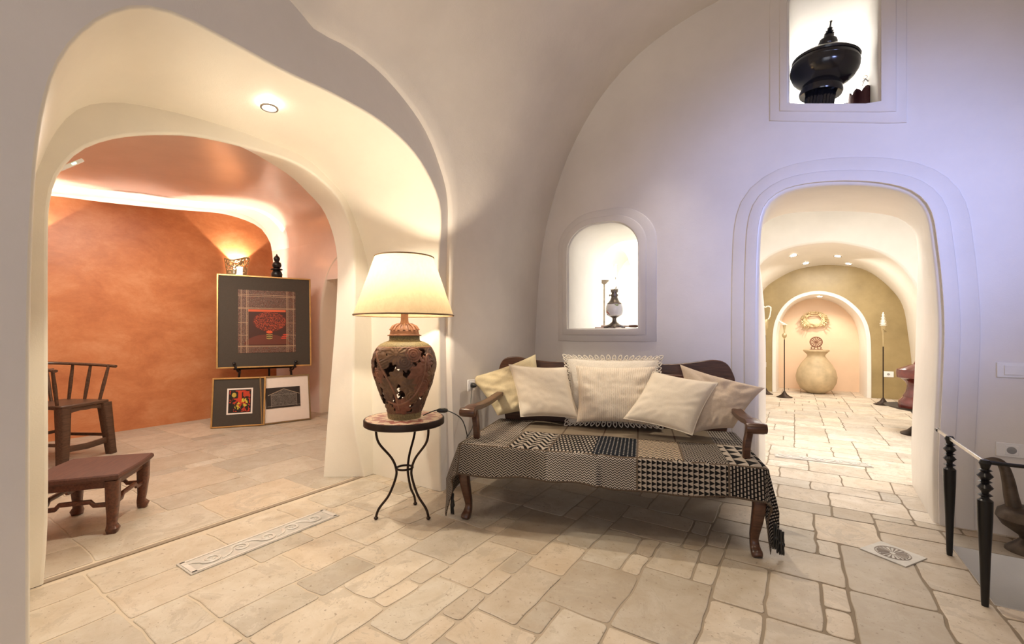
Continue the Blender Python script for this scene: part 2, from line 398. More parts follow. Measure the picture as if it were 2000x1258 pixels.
# ================================================================== SETTING
# ---- floor of irregular stone slabs
def tiles(mb, x0, x1, y0, y1, cell, sizes, seed, gap, tone, skip=None):
    rnd = random.Random(seed); nx, ny = int(round((x1-x0)/cell)), int(round((y1-y0)/cell))
    occ = [[False]*ny for _ in range(nx)]
    if skip:
        for i in range(nx):
            for j in range(ny):
                cx, cy = x0+(i+.5)*cell, y0+(j+.5)*cell
                if skip(cx, cy): occ[i][j] = True
    for j in range(ny):
        for i in range(nx):
            if occ[i][j]: continue
            for a, b in rnd.sample(sizes, len(sizes))+[(2, 2), (2, 1), (1, 2), (1, 1)]:
                if i+a <= nx and j+b <= ny and all(not occ[i+p][j+q] for p in range(a) for q in range(b)): break
            for p in range(a):
                for q in range(b): occ[i+p][j+q] = True
            X0, Y0, X1, Y1 = x0+i*cell+gap, y0+j*cell+gap, x0+(i+a)*cell-gap, y0+(j+b)*cell-gap
            r = .010+.012*rnd.random(); pts = []
            for cx, cy, sx, sy in ((X0, Y0, 1, 1), (X1, Y0, -1, 1), (X1, Y1, -1, -1), (X0, Y1, 1, -1)):
                q = [(cx, cy+sy*r), (cx+sx*r*.3, cy+sy*r*.3), (cx+sx*r, cy)]
                if sx*sy < 0: q = q[::-1]
                pts += q
            full = []
            for k in range(len(pts)):
                a0, b0 = pts[k], pts[(k+1) % len(pts)]; d = math.dist(a0, b0); m = max(1, int(d/.07))
                for s in range(m): full.append((a0[0]+(b0[0]-a0[0])*s/m, a0[1]+(b0[1]-a0[1])*s/m))
            jit = lambda p: (p[0]+(mnoise.noise((p[0]*9, p[1]*9, seed))*.013), p[1]+(mnoise.noise((p[0]*9, p[1]*9, seed+7))*.013))
            full = [jit(p) for p in full]; mx, my = (X0+X1)/2, (Y0+Y1)/2
            n = len(full)
            zt = (rnd.random()-.5)*.0015
            inn = [(p[0]+(mx-p[0])*.004/max(.05, math.dist(p, (mx, my))), p[1]+(my-p[1])*.004/max(.05, math.dist(p, (mx, my)))) for p in full]
            rings = [[(p[0], p[1], -.006) for p in full], [(p[0], p[1], -.0015+zt) for p in full], [(p[0], p[1], zt) for p in inn]]
            f0 = len(mb.f); mb.loft(rings, True, 0, False, True)
            base = tone(mx, my); k = 1+(rnd.random()-.5)*.32; wr = (rnd.random()-.5)*.07
            mb.tint += [(base[0]*k*(1+wr), base[1]*k, base[2]*k*(1-wr), 1)]*(len(mb.f)-f0)
mb = MB(); mb.tint = []
SZ = [(3, 4), (4, 3), (3, 3), (2, 3), (3, 2), (4, 2), (2, 4), (5, 3), (4, 4), (3, 5)]
C_ = .1017; HX0, HX1, HY0, HY1 = .71, .71+18*C_, 2.66, 2.66+6*C_
tone = lambda x, y: (.52, .45, .36) if x > -1.3 else (.56, .49, .395)
hole = lambda x, y: x > HX0 and x < HX1 and HY0 < y < HY1
inlayA = (-2.575, -2.385, .92, 1.69)
tiles(mb, HX0-35*C_, HX0+18*C_, HY0-46*C_, HY0+9*C_, C_, SZ, 3, .0055, tone, hole)
tiles(mb, -7.0, -2.93, -1.4, 3.9, .15, [(5, 3), (4, 3), (3, 4), (6, 3), (4, 4)], 5, .0035, lambda x, y: (.51, .445, .36))
tiles(mb, HX0-37*C_, HX0+13*C_, HY0+9*C_, 11.0, C_, [(4, 2), (5, 2), (3, 2), (4, 3), (3, 3), (5, 3)], 9, .0045, lambda x, y: (.66, .59, .50))
n0 = len(mb.f)
Z = -.0035
for a in ((-7.2, 4.2, -2.6, HY0), (-7.2, HX0, HY0, HY1), (HX1, 4.2, HY0, HY1), (-7.2, 4.2, HY1, 11.2)):
    mb.add([(a[0], a[2], Z), (a[1], a[2], Z), (a[1], a[3], Z), (a[0], a[3], Z)], [(0, 1, 2, 3)], 1)
mb.tint += [(1, 1, 1, 1)]*(len(mb.f)-n0)
struct(mb.build('floor', [M['stone'], M['grout']], recalc=False, smooth=False))
# step groove along the left arch
mb = MB(); mb.box((-2.905, 1.35, -.001), (.035, 1.95, .006)); struct(mb.build('trim_1', plain('groove_stone', (.27, .21, .15), .8)))
# stairwell walls under the railing
mb = MB(); zb = -1.6
mb.add([(HX0, HY0, 0), (HX1, HY0, 0), (HX1, HY1, 0), (HX0, HY1, 0), (HX0, HY0, zb), (HX1, HY0, zb), (HX1, HY1, zb), (HX0, HY1, zb)],
       [(0, 1, 5, 4), (1, 2, 6, 5), (2, 3, 7, 6), (3, 0, 4, 7), (4, 5, 6, 7)])
struct(mb.build('wall_stairwell', M['white']))

# ---- panel with a hole
def panel(mb, hole_, rect, f3, closed=False, mi=0):
    x0, x1, z0, z1 = rect
    cx = sum(p[0] for p in hole_)/len(hole_) if closed else (hole_[0][0]+hole_[-1][0])/2
    cz = sum(p[1] for p in hole_)/len(hole_) if closed else hole_[0][1]
    outer = []
    for px, pz in hole_:
        dx, dz = px-cx, pz-cz; t = 1e9
        if dx > 1e-9: t = min(t, (x1-cx)/dx)
        if dx < -1e-9: t = min(t, (x0-cx)/dx)
        if dz > 1e-9: t = min(t, (z1-cz)/dz)
        if dz < -1e-9: t = min(t, (z0-cz)/dz)
        outer.append((cx+dx*t, cz+dz*t))
    for c in ((x0, z1), (x1, z1)) + (((x0, z0), (x1, z0)) if closed else ()):
        i = min(range(len(outer)), key=lambda k: math.dist(outer[k], c)); outer[i] = c
    rings = []
    for s in (0, .3, 1): rings.append([f3(a[0]+(b[0]-a[0])*s, a[1]+(b[1]-a[1])*s) for a, b in zip(hole_, outer)])
    mb.loft(rings, closed, mi)
def reveal(mb, h0, h1, p0, p1, f, closed=False, mi=0, r=.02):   # rounded front arris, then to the back outline
    rings = []; sg = 1 if p1 > p0 else -1
    for k in range(4):
        a = math.pi/2*k/3
        o = offset2(h0, r*(1-math.sin(a)), closed); rings.append([f(q[0], q[1], p0+sg*r*(1-math.cos(a))) for q in o])
    for k in range(1, 7):
        t = k/6
        rings.append([f(a[0]+(b[0]-a[0])*t, a[1]+(b[1]-a[1])*t, p0+sg*r+(p1-p0-sg*r)*t) for a, b in zip(h0, h1)])
    mb.loft(rings, closed, mi)
YZ = lambda pts, Xp: [onX(px, py, Xp)[1:] for px, py in pts]
def XZ(pts, Yp): return [(onY(px, py, Yp)[0], onY(px, py, Yp)[2]) for px, py in pts]
N = 90
# ---- left arch wall: X -2.15 .. -2.88
XA, XB, XC = -2.15, -2.88, -3.15
O1 = [(.345, 0), (.345, .9)] + YZ([(62, 560), (68, 400), (76, 290), (90, 205), (112, 135), (150, 78), (205, 35), (270, 16), (345, 30), (440, 78), (560, 143), (660, 190), (745, 240), (805, 295), (842, 355), (860, 415)], XA) + [(2.335, 1.6), (2.345, 1.0), (2.36, 0)]
O1 = resample(spline(O1), N)
O1b = [(.46, 0), (.46, 1.6), (.50, 1.95), (.60, 2.20)] + YZ([(224, 200), (320, 215), (420, 241), (510, 272), (595, 308), (650, 358), (682, 402)], XB) + [(2.29, 1.75), (2.335, 1.4), (2.345, .7), (2.36, 0)]
O1b = resample(spline(O1b), N)
mb = MB()
fX = lambda xp: (lambda y, z: (xp, y, z))
panel(mb, offset2(O1, .012), (-.6, 3.3, 0, 3.1), fX(XA), mi=0)
reveal(mb, O1, O1b, XA, XB, lambda y, z, x: (x, y, z), mi=1, r=.012)
O2 = [(.505, 0)] + YZ([(95, 1000), (95, 700), (95, 480), (98, 400), (113, 345), (150, 300), (200, 276), (260, 265), (320, 263), (380, 266), (470, 285), (572, 317), (630, 355), (668, 400), (689, 470), (692, 560), (690, 700), (690, 820)], XB) + [(2.265, 0)]
O2 = resample(spline(O2), N)
O2b = [(.54, 0), (.54, 1.4), (.56, 1.85), (.66, 2.16), (.88, 2.33), (1.15, 2.39)] + YZ([(460, 282), (556, 336), (600, 375), (636, 419), (658, 496), (657, 600), (648, 720), (640, 820), (632, 906)], XC)
O2b = O2b[:-1]+[(O2b[-1][0], 0)]
O2b = resample(spline(O2b), N)
panel(mb, offset2(O2, .015), (-.6, 3.3, 0, 3.1), fX(XB), mi=1)
reveal(mb, O2, O2b, XB, XC, lambda y, z, x: (x, y, z), mi=2, r=.015)
panel(mb, O2b, (-1.6, 3.9, 0, 3.3), fX(XC), mi=3)
struct(mb.build('wall_left', [M['plaster'], M['cream'], M['cream'], M['peach']], recalc=False, ang=50))

# ---- main vault: barrel along Y, pushed out round the left arch
prof = [(-2.08, 0), (-2.08, .8), (-2.06, 1.3), (-2.02, 1.8), (-1.94, 2.2), (-1.78, 2.65), (-1.60, 2.97), (-1.38, 3.24), (-1.07, 3.47), (-.70, 3.61), (-.30, 3.68), (.15, 3.71)]
prof = spline(prof, 10)
PL = [0]
for a, b in zip(prof, prof[1:]): PL.append(PL[-1]+math.dist(a, b))
def bar(s):
    s = max(0, min(PL[-1], s)); j = 0
    while j < len(PL)-2 and PL[j+1] < s: j += 1
    t = (s-PL[j])/(PL[j+1]-PL[j]); a, b = prof[j], prof[j+1]
    return (a[0]+(b[0]-a[0])*t, a[1]+(b[1]-a[1])*t)
def s_of_z(z):
    for j in range(len(prof)-1):
        if prof[j+1][1] >= z: return PL[j]+(PL[j+1]-PL[j])*(z-prof[j][1])/(prof[j+1][1]-prof[j][1])
    return PL[-1]
OB = [(.10, 0), (.08, 1.2), (.10, 2.0), (.30, 2.55), (.72, 2.82), (1.20, 2.86)] + YZ([(620, 45), (690, 85), (750, 133), (800, 190), (840, 250), (868, 320), (884, 390)], XA+.04) + [(2.44, 1.7), (2.43, 1.1), (2.45, .5), (2.47, 0)]
OB = resample(spline(OB), N)
cy0 = (OB[0][0]+OB[-1][0])/2
inner = [(y, s_of_z(z)) for y, z in OB]
outer = []
Y0, Y1, S1 = -2.2, 3.6, PL[-1]
for y, s in inner:
    dy, ds = y-cy0, s; t = 1e9
    if dy > 1e-9: t = min(t, (Y1-cy0)/dy)
    if dy < -1e-9: t = min(t, (Y0-cy0)/dy)
    if ds > 1e-9: t = min(t, S1/ds)
    outer.append((cy0+dy*t, ds*t))
for c in ((Y0, S1), (Y1, S1)):
    i = min(range(len(outer)), key=lambda k: math.dist(outer[k], c)); outer[i] = c
rings = []; K = 30
first = [(XA+.04, y, z) for y, z in OB]
for k in range(K+1):
    t = k/K; ring = []
    for (yi, si), (yo, so), f0 in zip(inner, outer, first):
        y, s = yi+(yo-yi)*t, si+(so-si)*t; d = math.dist((yi, si), (y, s))
        bx, bz = bar(s); b0x, b0z = bar(si)
        fo = max(0, 1-d/.85); fo = fo*fo*(3-2*fo)
        wob = .012*mnoise.noise((y*2.2, s*2.2, 1.3))*min(1, d*3)*max(0, min(1, (3.6-y)*4))
        ring.append((bx+(f0[0]-b0x)*fo-wob, y, bz))
    rings.append(ring)
mb = MB(); mb.loft([[(XA-.01, y, z) for y, z in offset2(OB, -.012)], [(XA+.02, y, z) for y, z in offset2(OB, -.010)], rings[0]]+rings[1:])
# right half of the barrel
pr2 = spline([(.15, 3.71), (.75, 3.64), (1.35, 3.40), (1.85, 2.95), (2.20, 2.3), (2.32, 1.7), (2.35, 0)], 8)
mb.loft([[(x, Y0, z) for x, z in pr2[:-8]], [(x, Y1, z) for x, z in pr2[:-8]]])
struct(mb.build('ceiling', M['vault'], recalc=False, ang=60))
# right wall without opening, rear wall with a wide opening
mb = MB()
wy = [(.45, 1.35), (.45, 2.2), (.75, 2.5), (1.25, 2.5), (1.55, 2.2), (1.55, 1.35), (1.0, 1.35)]
mb.add([(2.35, Y0, 0), (2.35, Y1, 0), (2.33, Y1, 1.75), (2.33, Y0, 1.75)], [(0, 1, 2, 3)])
struct(mb.build('wall_right', M['plaster']))
mb = MB(); hh = resample(spline([(-1.1, 0), (-1.1, 1.6), (-.8, 2.3), (0, 2.6), (.8, 2.3), (1.1, 1.6), (1.1, 0)]), 50)
panel(mb, hh, (-2.4, 2.6, 0, 3.9), lambda x, z: (x, Y0, z)); reveal(mb, hh, hh, Y0, Y0-.4, lambda x, z, y: (x, y, z))
struct(mb.build('wall_rear', M['plaster']))

# ---- back wall with doorway, lamp niche, upper niche:  Y 3.6 .. 4.4
YA, YB = 3.6, 4.4
D1 = [(-.215, 0)] + XZ([(1482, 800), (1482, 600), (1484, 500), (1488, 440), (1500, 402), (1530, 378), (1575, 366), (1640, 361), (1710, 364), (1765, 376), (1795, 396), (1811, 425), (1820, 480), (1829, 560), (1833, 650), (1828, 780), (1822, 900)], YA) + [(.705, 0)]
D1 = resample(spline(D1), N)
D1b = [(-.215, 0), (-.215, 1.2)] + XZ([(1480, 480), (1485, 456), (1496, 434), (1534, 418), (1591, 413), (1667, 413), (1734, 420), (1768, 433), (1787, 454), (1793, 500), (1791, 567), (1787, 714), (1780, 857)], YB) + [(onZ(1772, 935, 0)[0], 0)]
D1b = resample(spline(D1b), N)
NI = XZ([(1111, 600), (1112, 520), (1116, 470), (1130, 449), (1155, 439), (1182, 436), (1210, 440), (1234, 452), (1244, 475), (1245, 540), (1245, 600), (1245, 639), (1225, 641), (1180, 641), (1130, 640), (1111, 638)], YA)
def rectarch(x0, x1, z0, z1, r, n=40):
    pts = [(x0, z0)]; m = 14
    for k in range(m+1):
        a = math.pi-math.pi/2*k/m; pts.append((x0+r+r*math.cos(a), z1-r*.85+r*.85*math.sin(a)))
    for k in range(m+1):
        a = math.pi/2-math.pi/2*k/m; pts.append((x1-r+r*math.cos(a), z1-r*.85+r*.85*math.sin(a)))
    pts.append((x1, z0))
    pts = pts+[(x1+(x0-x1)*k/8, z0) for k in range(1, 8)]
    pts = [pts[0]]+[(x0, z0+(pts[1][1]-z0)*k/6) for k in range(1, 6)]+pts[1:]
    return pts
xl, xr = onY(1111, 600, YA)[0], onY(1245, 600, YA)[0]
zb_, zt_ = onY(1180, 641, YA)[2], onY(1180, 437, YA)[2]
NI = rectarch(xl, xr, zb_, zt_, .26)
ux0, ux1, uz0 = onY(1541, 200, YA)[0], onY(1715, 200, YA)[0], onY(1630, 201, YA)[2]
uL, uR = onY(1541, 201, YA)[2], onY(1715, 201, YA)[2]
def slope_sill(pts, z0, k=1.0):      # the hand-made sill rises to the left
    return [(x, z+(uL+(uR-uL)*(x-ux0)/(ux1-ux0)-uz0)*max(0, 1-(z-z0)/.5)*k) for x, z in pts]
UI = slope_sill(rectarch(ux0, ux1, uz0, 3.56, .14), uz0)
mb = MB(); fY = lambda yp: (lambda x, z: (x, yp, z))
SPX = -.72
for yp in (YA, YB):
    mi = 0 if yp == YA else 1
    panel(mb, offset2(D1, .02) if yp == YA else D1b, (SPX, 2.6, 0, 2.42), fY(yp), mi=mi)
    panel(mb, offset2(NI, .012, True) if yp == YA else NI, (-3.6, SPX, 0, 3.95), fY(yp), True, mi)
    panel(mb, offset2(UI, .012, True) if yp == YA else UI, (SPX, 2.6, 2.42, 3.95), fY(yp), True, mi)
R3 = lambda x, z, y: (x, y, z)
reveal(mb, D1, D1b, YA, YB, R3, mi=2, r=.02)
reveal(mb, NI, NI, YA, YB, R3, True, mi=1, r=.012)
reveal(mb, UI, UI, YA, YB, R3, True, mi=1, r=.012)
struct(mb.build('wall_back', [M['plaster'], M['white'], M['creamband']], recalc=False, ang=50))
# stepped plaster surrounds
def surround(name, inn, out, y, th, closed):
    mb = MB()
    i2, o2 = inn, out
    r = [[(a[0], y+.01, a[1]) for a in i2], [(a[0], y-th, a[1]) for a in i2], [(a[0], y-th, a[1]) for a in o2], [(a[0], y-th+.004, a[1]) for a in offset2(o2, .006, closed)], [(a[0], y+.01, a[1]) for a in offset2(o2, .009, closed)]]
    mb.loft(r, closed)
    return struct(mb.build(name, M['plaster'], recalc=True, ang=60))
d_o = offset2(D1, .085); d_oo = offset2(D1, .17)
surround('trim_2', offset2(D1, .022), d_o, YA, .022, False)
surround('trim_3', offset2(D1, .075), d_oo, YA, .011, False)
def bigger(x0, x1, z0, z1, r, like): return resample_like(rectarch(x0, x1, z0, z1, r), like)
def resample_like(p, like): return p
surround('trim_4', offset2(NI, .013, True), rectarch(xl-.055, xr+.07, zb_-.055, zt_+.055, .30), YA, .020, True)
surround('trim_5', offset2(NI, .03, True), rectarch(xl-.10, xr+.15, zb_-.11, zt_+.115, .36), YA, .010, True)
surround('trim_6', offset2(UI, .013, True), slope_sill(rectarch(ux0-.05, ux1+.08, uz0-.06, 3.60, .16), uz0-.06), YA, .022, True)
surround('trim_7', offset2(UI, .03, True), slope_sill(rectarch(ux0-.11, ux1+.13, uz0-.125, 3.64, .2), uz0-.125), YA, .012, True)

# ---- corridor behind the doorway
mb = MB()
A3 = [(-.72, 0), (-.72, 1.2), (-.66, 1.75)] + XZ([(1485, 518), (1512, 496), (1547, 483), (1590, 476), (1631, 474), (1675, 481), (1712, 491), (1742, 506), (1767, 529), (1792, 567)], 7.8) + [(1.50, 1.35), (1.56, .8), (1.58, 0)]
A3 = resample(spline(A3), 70)
panel(mb, offset2(A3, .03), (-.86, 2.6, 0, 3.3), fY(7.8), mi=0)
A4 = [(-.88, 0), (-.88, 1.0)] + XZ([(1474, 600), (1485, 578), (1502, 556), (1547, 530), (1590, 520), (1623, 518), (1676, 523), (1712, 540), (1747, 572), (1765, 603), (1774, 656), (1781, 714)], 9.9)
A4 = A4+[(A4[-1][0]+.02, 0)]
A4 = resample(spline(A4), 70)
reveal(mb, A3, A4, 7.8, 9.92, R3, mi=1, r=.03)
mb.add([(-.85, YB, 0), (-.85, 7.8, 0), (-.85, 7.8, 3.0), (-.85, YB, 3.0)], [(0, 1, 2, 3)], 0)
mb.add([(2.5, YB, 0), (2.5, 7.8, 0), (2.5, 7.8, 3.0), (2.5, YB, 3.0)], [(0, 1, 2, 3)], 0)
mb.add([(-.85, YB, 2.98), (2.5, YB, 2.98), (2.5, 7.8, 2.98), (-.85, 7.8, 2.98)], [(0, 1, 2, 3)], 0)
struct(mb.build('wall_corridor', [M['white'], M['creamband']], recalc=False, ang=50))
# olive end wall with the cream-edged alcove
NO = [(onY(1508, 770, 9.9)[0], 0)] + XZ([(1508, 700), (1509, 650), (1517, 618), (1535, 592), (1562, 575), (1600, 568), (1640, 577), (1670, 597), (1690, 622), (1700, 655), (1702, 710)], 9.9) + [(onY(1702, 770, 9.9)[0], 0)]
NO = resample(spline(NO), 60)
def insetU(p, d): q = offset2(p, -d); return q
mb = MB()
panel(mb, NO, (-1.0, 2.0, 0, 2.6), fY(9.9), mi=0)
q = insetU(NO, .075)
mb.loft([[(x, 9.9, z) for x, z in NO], [(x, 9.885, z) for x, z in offset2(NO, -.006)], [(x, 9.89, z) for x, z in insetU(NO, .06)], [(x, 9.93, z) for x, z in q], [(x, 10.7, z) for x, z in insetU(NO, .09)]], False, 1)
mb.add([(-.6, 10.7, 0), (1.5, 10.7, 0), (1.5, 10.7, 2.2), (-.6, 10.7, 2.2)], [(0, 1, 2, 3)], 2)
struct(mb.build('wall_corridor_end', [M['olive'], M['creamband'], M['alcove']], recalc=False, ang=40))

# ---- white room behind the lamp niche
mb = MB()
NR = rectarch(onY(1172, 600, 5.9)[0], onY(1238, 600, 5.9)[0], 0, 2.28, .22)
pr = [(onY(1171, 600, 5.9)[0], 0), (onY(1171, 600, 5.9)[0], 1.7), (onY(1176, 500, 5.9)[0], 2.1), (onY(1200, 480, 5.9)[0], 2.32), (onY(1222, 490, 5.9)[0], 2.25), (onY(1237, 520, 5.9)[0], 1.9), (onY(1240, 600, 5.9)[0], 1.3), (onY(1240, 600, 5.9)[0], 0)]
pr = resample(spline(pr), 50)
panel(mb, pr, (-3.6, -.9, 0, 2.7), fY(5.9)); reveal(mb, pr, [(x*.99, z*.98) for x, z in pr], 5.9, 6.5, R3)
mb.add([(-3.4, 6.5, 0), (-.9, 6.5, 0), (-.9, 6.5, 2.7), (-3.4, 6.5, 2.7)], [(0, 1, 2, 3)])
vp = spline([(-3.4, 0), (-3.4, 1.9), (-3.1, 2.45), (-2.2, 2.68), (-1.3, 2.5), (-.9, 1.9), (-.9, 0)], 6)
mb.loft([[(x, YB, z) for x, z in vp], [(x, 5.9, z) for x, z in vp]])
struct(mb.build('wall_lamp_room', M['white'], recalc=False, ang=50))
# ---- upper room behind the high niche
mb = MB()
mb.add([(-.8, 6.0, 2.99), (1.9, 6.0, 2.99), (1.9, 6.0, 4.54), (-.8, 6.0, 4.54)], [(0, 1, 2, 3)], 0)
mb.loft([[(x, 6.0, 4.54) for x in (-.8, 1.9)], [(x, 5.8, 4.60) for x in (-.8, 1.9)], [(x, 5.2, 4.66) for x in (-.8, 1.9)], [(x, 4.4, 4.5) for x in (-.8, 1.9)], [(x, 4.4, 3.9) for x in (-.8, 1.9)]], False, 1)
for x in (-.8, 1.9): mb.add([(x, 4.4, 2.99), (x, 6.0, 2.99), (x, 6.0, 4.7), (x, 4.4, 4.7)], [(0, 1, 2, 3)], 0)
mb.add([(-.8, 4.4, 3.0), (1.9, 4.4, 3.0), (1.9, 6.0, 3.0), (-.8, 6.0, 3.0)], [(0, 1, 2, 3)], 0)
struct(mb.build('wall_upper_room', [M['white'], M['sand']], recalc=False, smooth=False))

# ---- left gallery room
mb = MB()
GV = [(-1.3, 0), (-1.3, 1.6), (-1.05, 2.15), (-.4, 2.5), (.5, 2.63), (1.24, 2.71), (1.9, 2.81), (2.5, 2.86), (3.0, 2.93), (3.3, 2.94), (3.52, 2.87), (3.68, 2.72), (3.74, 2.45), (3.74, 1.9)]
GV = resample(spline(GV), 80)
mb.loft([[(XC-.002, y, z) for y, z in GV], [(-5.0, y, z) for y, z in GV], [(-6.5, y, z) for y, z in GV]], False, 0); mb.loft([[(-6.5, y, z) for y, z in GV], [(-7.0, y, z) for y, z in GV]], False, 2)  # far end made white: brightness of the cove glow put into the colour
RC = resample(spline([(-5.70, 0), (-5.70, 1.2), (-5.62, 1.75), (-5.40, 2.12), (-5.05, 2.25), (-4.7, 2.12), (-4.5, 1.75), (-4.45, 0)]), 50)
# wall Y = 3.74 below z 1.9 .. with arched recess up to 2.25: panel to z 2.45 just in front of the vault edge
panel(mb, offset2(RC, .03), (-7.0, XC, 0, 2.45), fY(3.735), mi=0)
reveal(mb, RC, RC, 3.735, 4.2, R3, mi=1, r=.03)
mb.add([(-6.2, 4.2, 0), (-4.0, 4.2, 0), (-4.0, 4.2, 2.4), (-6.2, 4.2, 2.4)], [(0, 1, 2, 3)], 1)
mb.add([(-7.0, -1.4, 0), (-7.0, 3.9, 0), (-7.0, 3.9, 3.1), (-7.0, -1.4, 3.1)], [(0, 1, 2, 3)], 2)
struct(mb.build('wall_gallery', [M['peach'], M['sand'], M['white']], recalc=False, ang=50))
OP = [(-1.25, 0), (-1.25, 1.5), (-1.0, 2.05), (-.4, 2.38), (.4, 2.50), (1.2, 2.60), (1.7, 2.645), (2.34, 2.72), (2.81, 2.785), (3.127, 2.766), (3.353, 2.695), (3.473, 2.551), (3.53, 2.35), (3.58, 1.6), (3.60, 0)]
OP = resample(spline(OP), 80)
mb = MB(); mb.prism(OP, -6.66, -6.60, ax='x'); struct(mb.build('wall_gallery_end', M['orange'], ang=40))
mb = MB(); led = [(-6.72, y, z) for y, z in offset2(OP, -.10)][12:-14]; mb.tube(led, .012, 6)
tag(mb.build('cove_light_strip', M['ledstrip']), 'glowing light strip hidden behind the curved top edge of the orange wall', 'light strip')

# ================================================================== FLOOR INLAYS
def spiral(cx, cy, r0, turns, sgn, n=26, a0=0):
    return [(cx+(r0*(1-.86*k/n))*math.cos(a0+sgn*2*math.pi*turns*k/n), cy+(r0*(1-.86*k/n))*math.sin(a0+sgn*2*math.pi*turns*k/n)) for k in range(n+1)]
def inlay_strip(L, W, label, loc, rz, n):
    t = thing('marble_inlay', label, 'floor inlay', loc, rz)
    mb = MB(); mb.box((0, 0, 0), (L, W, .008)); mb.build('slab', M['marble'], t)
    mb = MB()
    for s in (-1, 1):
        mb.box((0, s*(W/2-.014), .0045), (L-.02, .013, .004)); mb.box((s*(L/2-.02), 0, .0045), (.022, W-.02, .004))
    mb.build('border', M['marble2'], t)
    mb = MB()
    for i in range(n):
        cx = (i-(n-1)/2)*(L-.10)/n; s = 1 if i % 2 == 0 else -1
        sp = spiral(cx, 0, W*.27, 1.6, s, a0=math.pi)
        mb.tube([(x, y, .0035) for x, y in sp], [.011-.006*k/len(sp) for k in range(len(sp))], 6, up=(0, 0, 1), asp=.9)
        mb.tube([(cx-W*.27, 0, .0035), (cx-W*.40, s*W*.16, .0035), (cx-W*.62, s*W*.25, .0035)], [.010, .009, .004], 6)
    mb.build('scroll_relief', M['marble2'], t)
    return t
inlay_strip(.80, .17, 'long pale marble strip with scroll relief set in the floor before the left arch', (-2.48, 1.30, .001), R(90), 5)
inlay_strip(.72, .13, 'narrow pale inlay strip crossing the floor just beyond the doorway', (.20, 4.80, .001), R(6), 5)
t = thing('stone_rosette_tile', 'diamond-set floor tile with a carved round rosette near the black railing', 'floor tile', (.427, 2.975, .001), R(45+12))
mb = MB(); mb.box((0, 0, 0), (.20, .20, .008)); mb.build('slab', M['marble'], t, bevel=.001)
mb = MB()
mb.tube([(.072*math.cos(a*math.pi/16), .072*math.sin(a*math.pi/16), .004) for a in range(32)], .003, 5, closed=True)
for k in range(20):
    a = 2*math.pi*k/20; mb.tube([(.012*math.cos(a), .012*math.sin(a), .004), (.045*math.cos(a), .045*math.sin(a), .004), (.064*math.cos(a), .064*math.sin(a), .004)], [.0012, .0035, .0050], 5)
mb.build('rosette', M['marble3'], t)

# ================================================================== BENCH (local: u length, v depth, front feet at v=0)
BO = Vector((-.94, 2.35, 0)); BA = R(16.5); Ud = Vector((math.cos(BA), math.sin(BA), 0)); Vd = Vector((-math.sin(BA), math.cos(BA), 0))
def bpt(px, py, v):
    d = Vector(ray(px, py)); t = (v+BO.dot(Vd))/d.dot(Vd); P_ = d*t+Vector((0, 0, CAM_H)); q = P_-BO
    return Vector((q.dot(Ud), v, P_.z))
SZT = .455
bench = thing('wooden_bench', 'long dark wooden daybed with curved legs and scroll arms against the white wall', 'bench', BO, BA)
mb = MB(); mb.box((0, .40, SZT-.05), (1.66, .74, .05)); mb.build('seat', M['wood2'], bench, bevel=.006)
mb = MB()
mb.box((0, .03, SZT-.10), (1.62, .03, .09)); mb.box((0, .79, SZT-.10), (1.62, .03, .09)); mb.box((-.80, .41, SZT-.10), (.03, .76, .09)); mb.box((.80, .41, SZT-.10), (.03, .76, .09))
mb.build('seat_frame', M['wood2'], bench, bevel=.004)
for sx in (-1, 1):
    pts = [(0, .05, SZT-.03), (.012, .01, .36), (.016, -.028, .28), (.008, -.018, .18), (0, .004, .09), (.002, -.004, .04), (.006, -.030, .012), (.008, -.04, 0)]
    pts = spline([(sx*(.80+p[0]), p[1]+.012, p[2]) for p in pts], 4)
    ws = resample(spline([(.034, .034), (.036, .036), (.036, .036), (.026, .026), (.019, .019), (.020, .020), (.028, .026), (.022, .022)], 4), len(pts))
    mb = MB(); mb.sqtube(pts, [tuple(q) for q in ws], up=(0, -1, .01)); mb.build('leg', M['wood2'], bench, ang=50)
    pts = spline([(sx*.76, .79, SZT-.03), (sx*.765, .80, .22), (sx*.775, .825, 0)], 5)
    mb = MB(); mb.sqtube(pts, (.024, .024), up=(0, -1, .01)); mb.build('leg', M['wood2'], bench, ang=50)
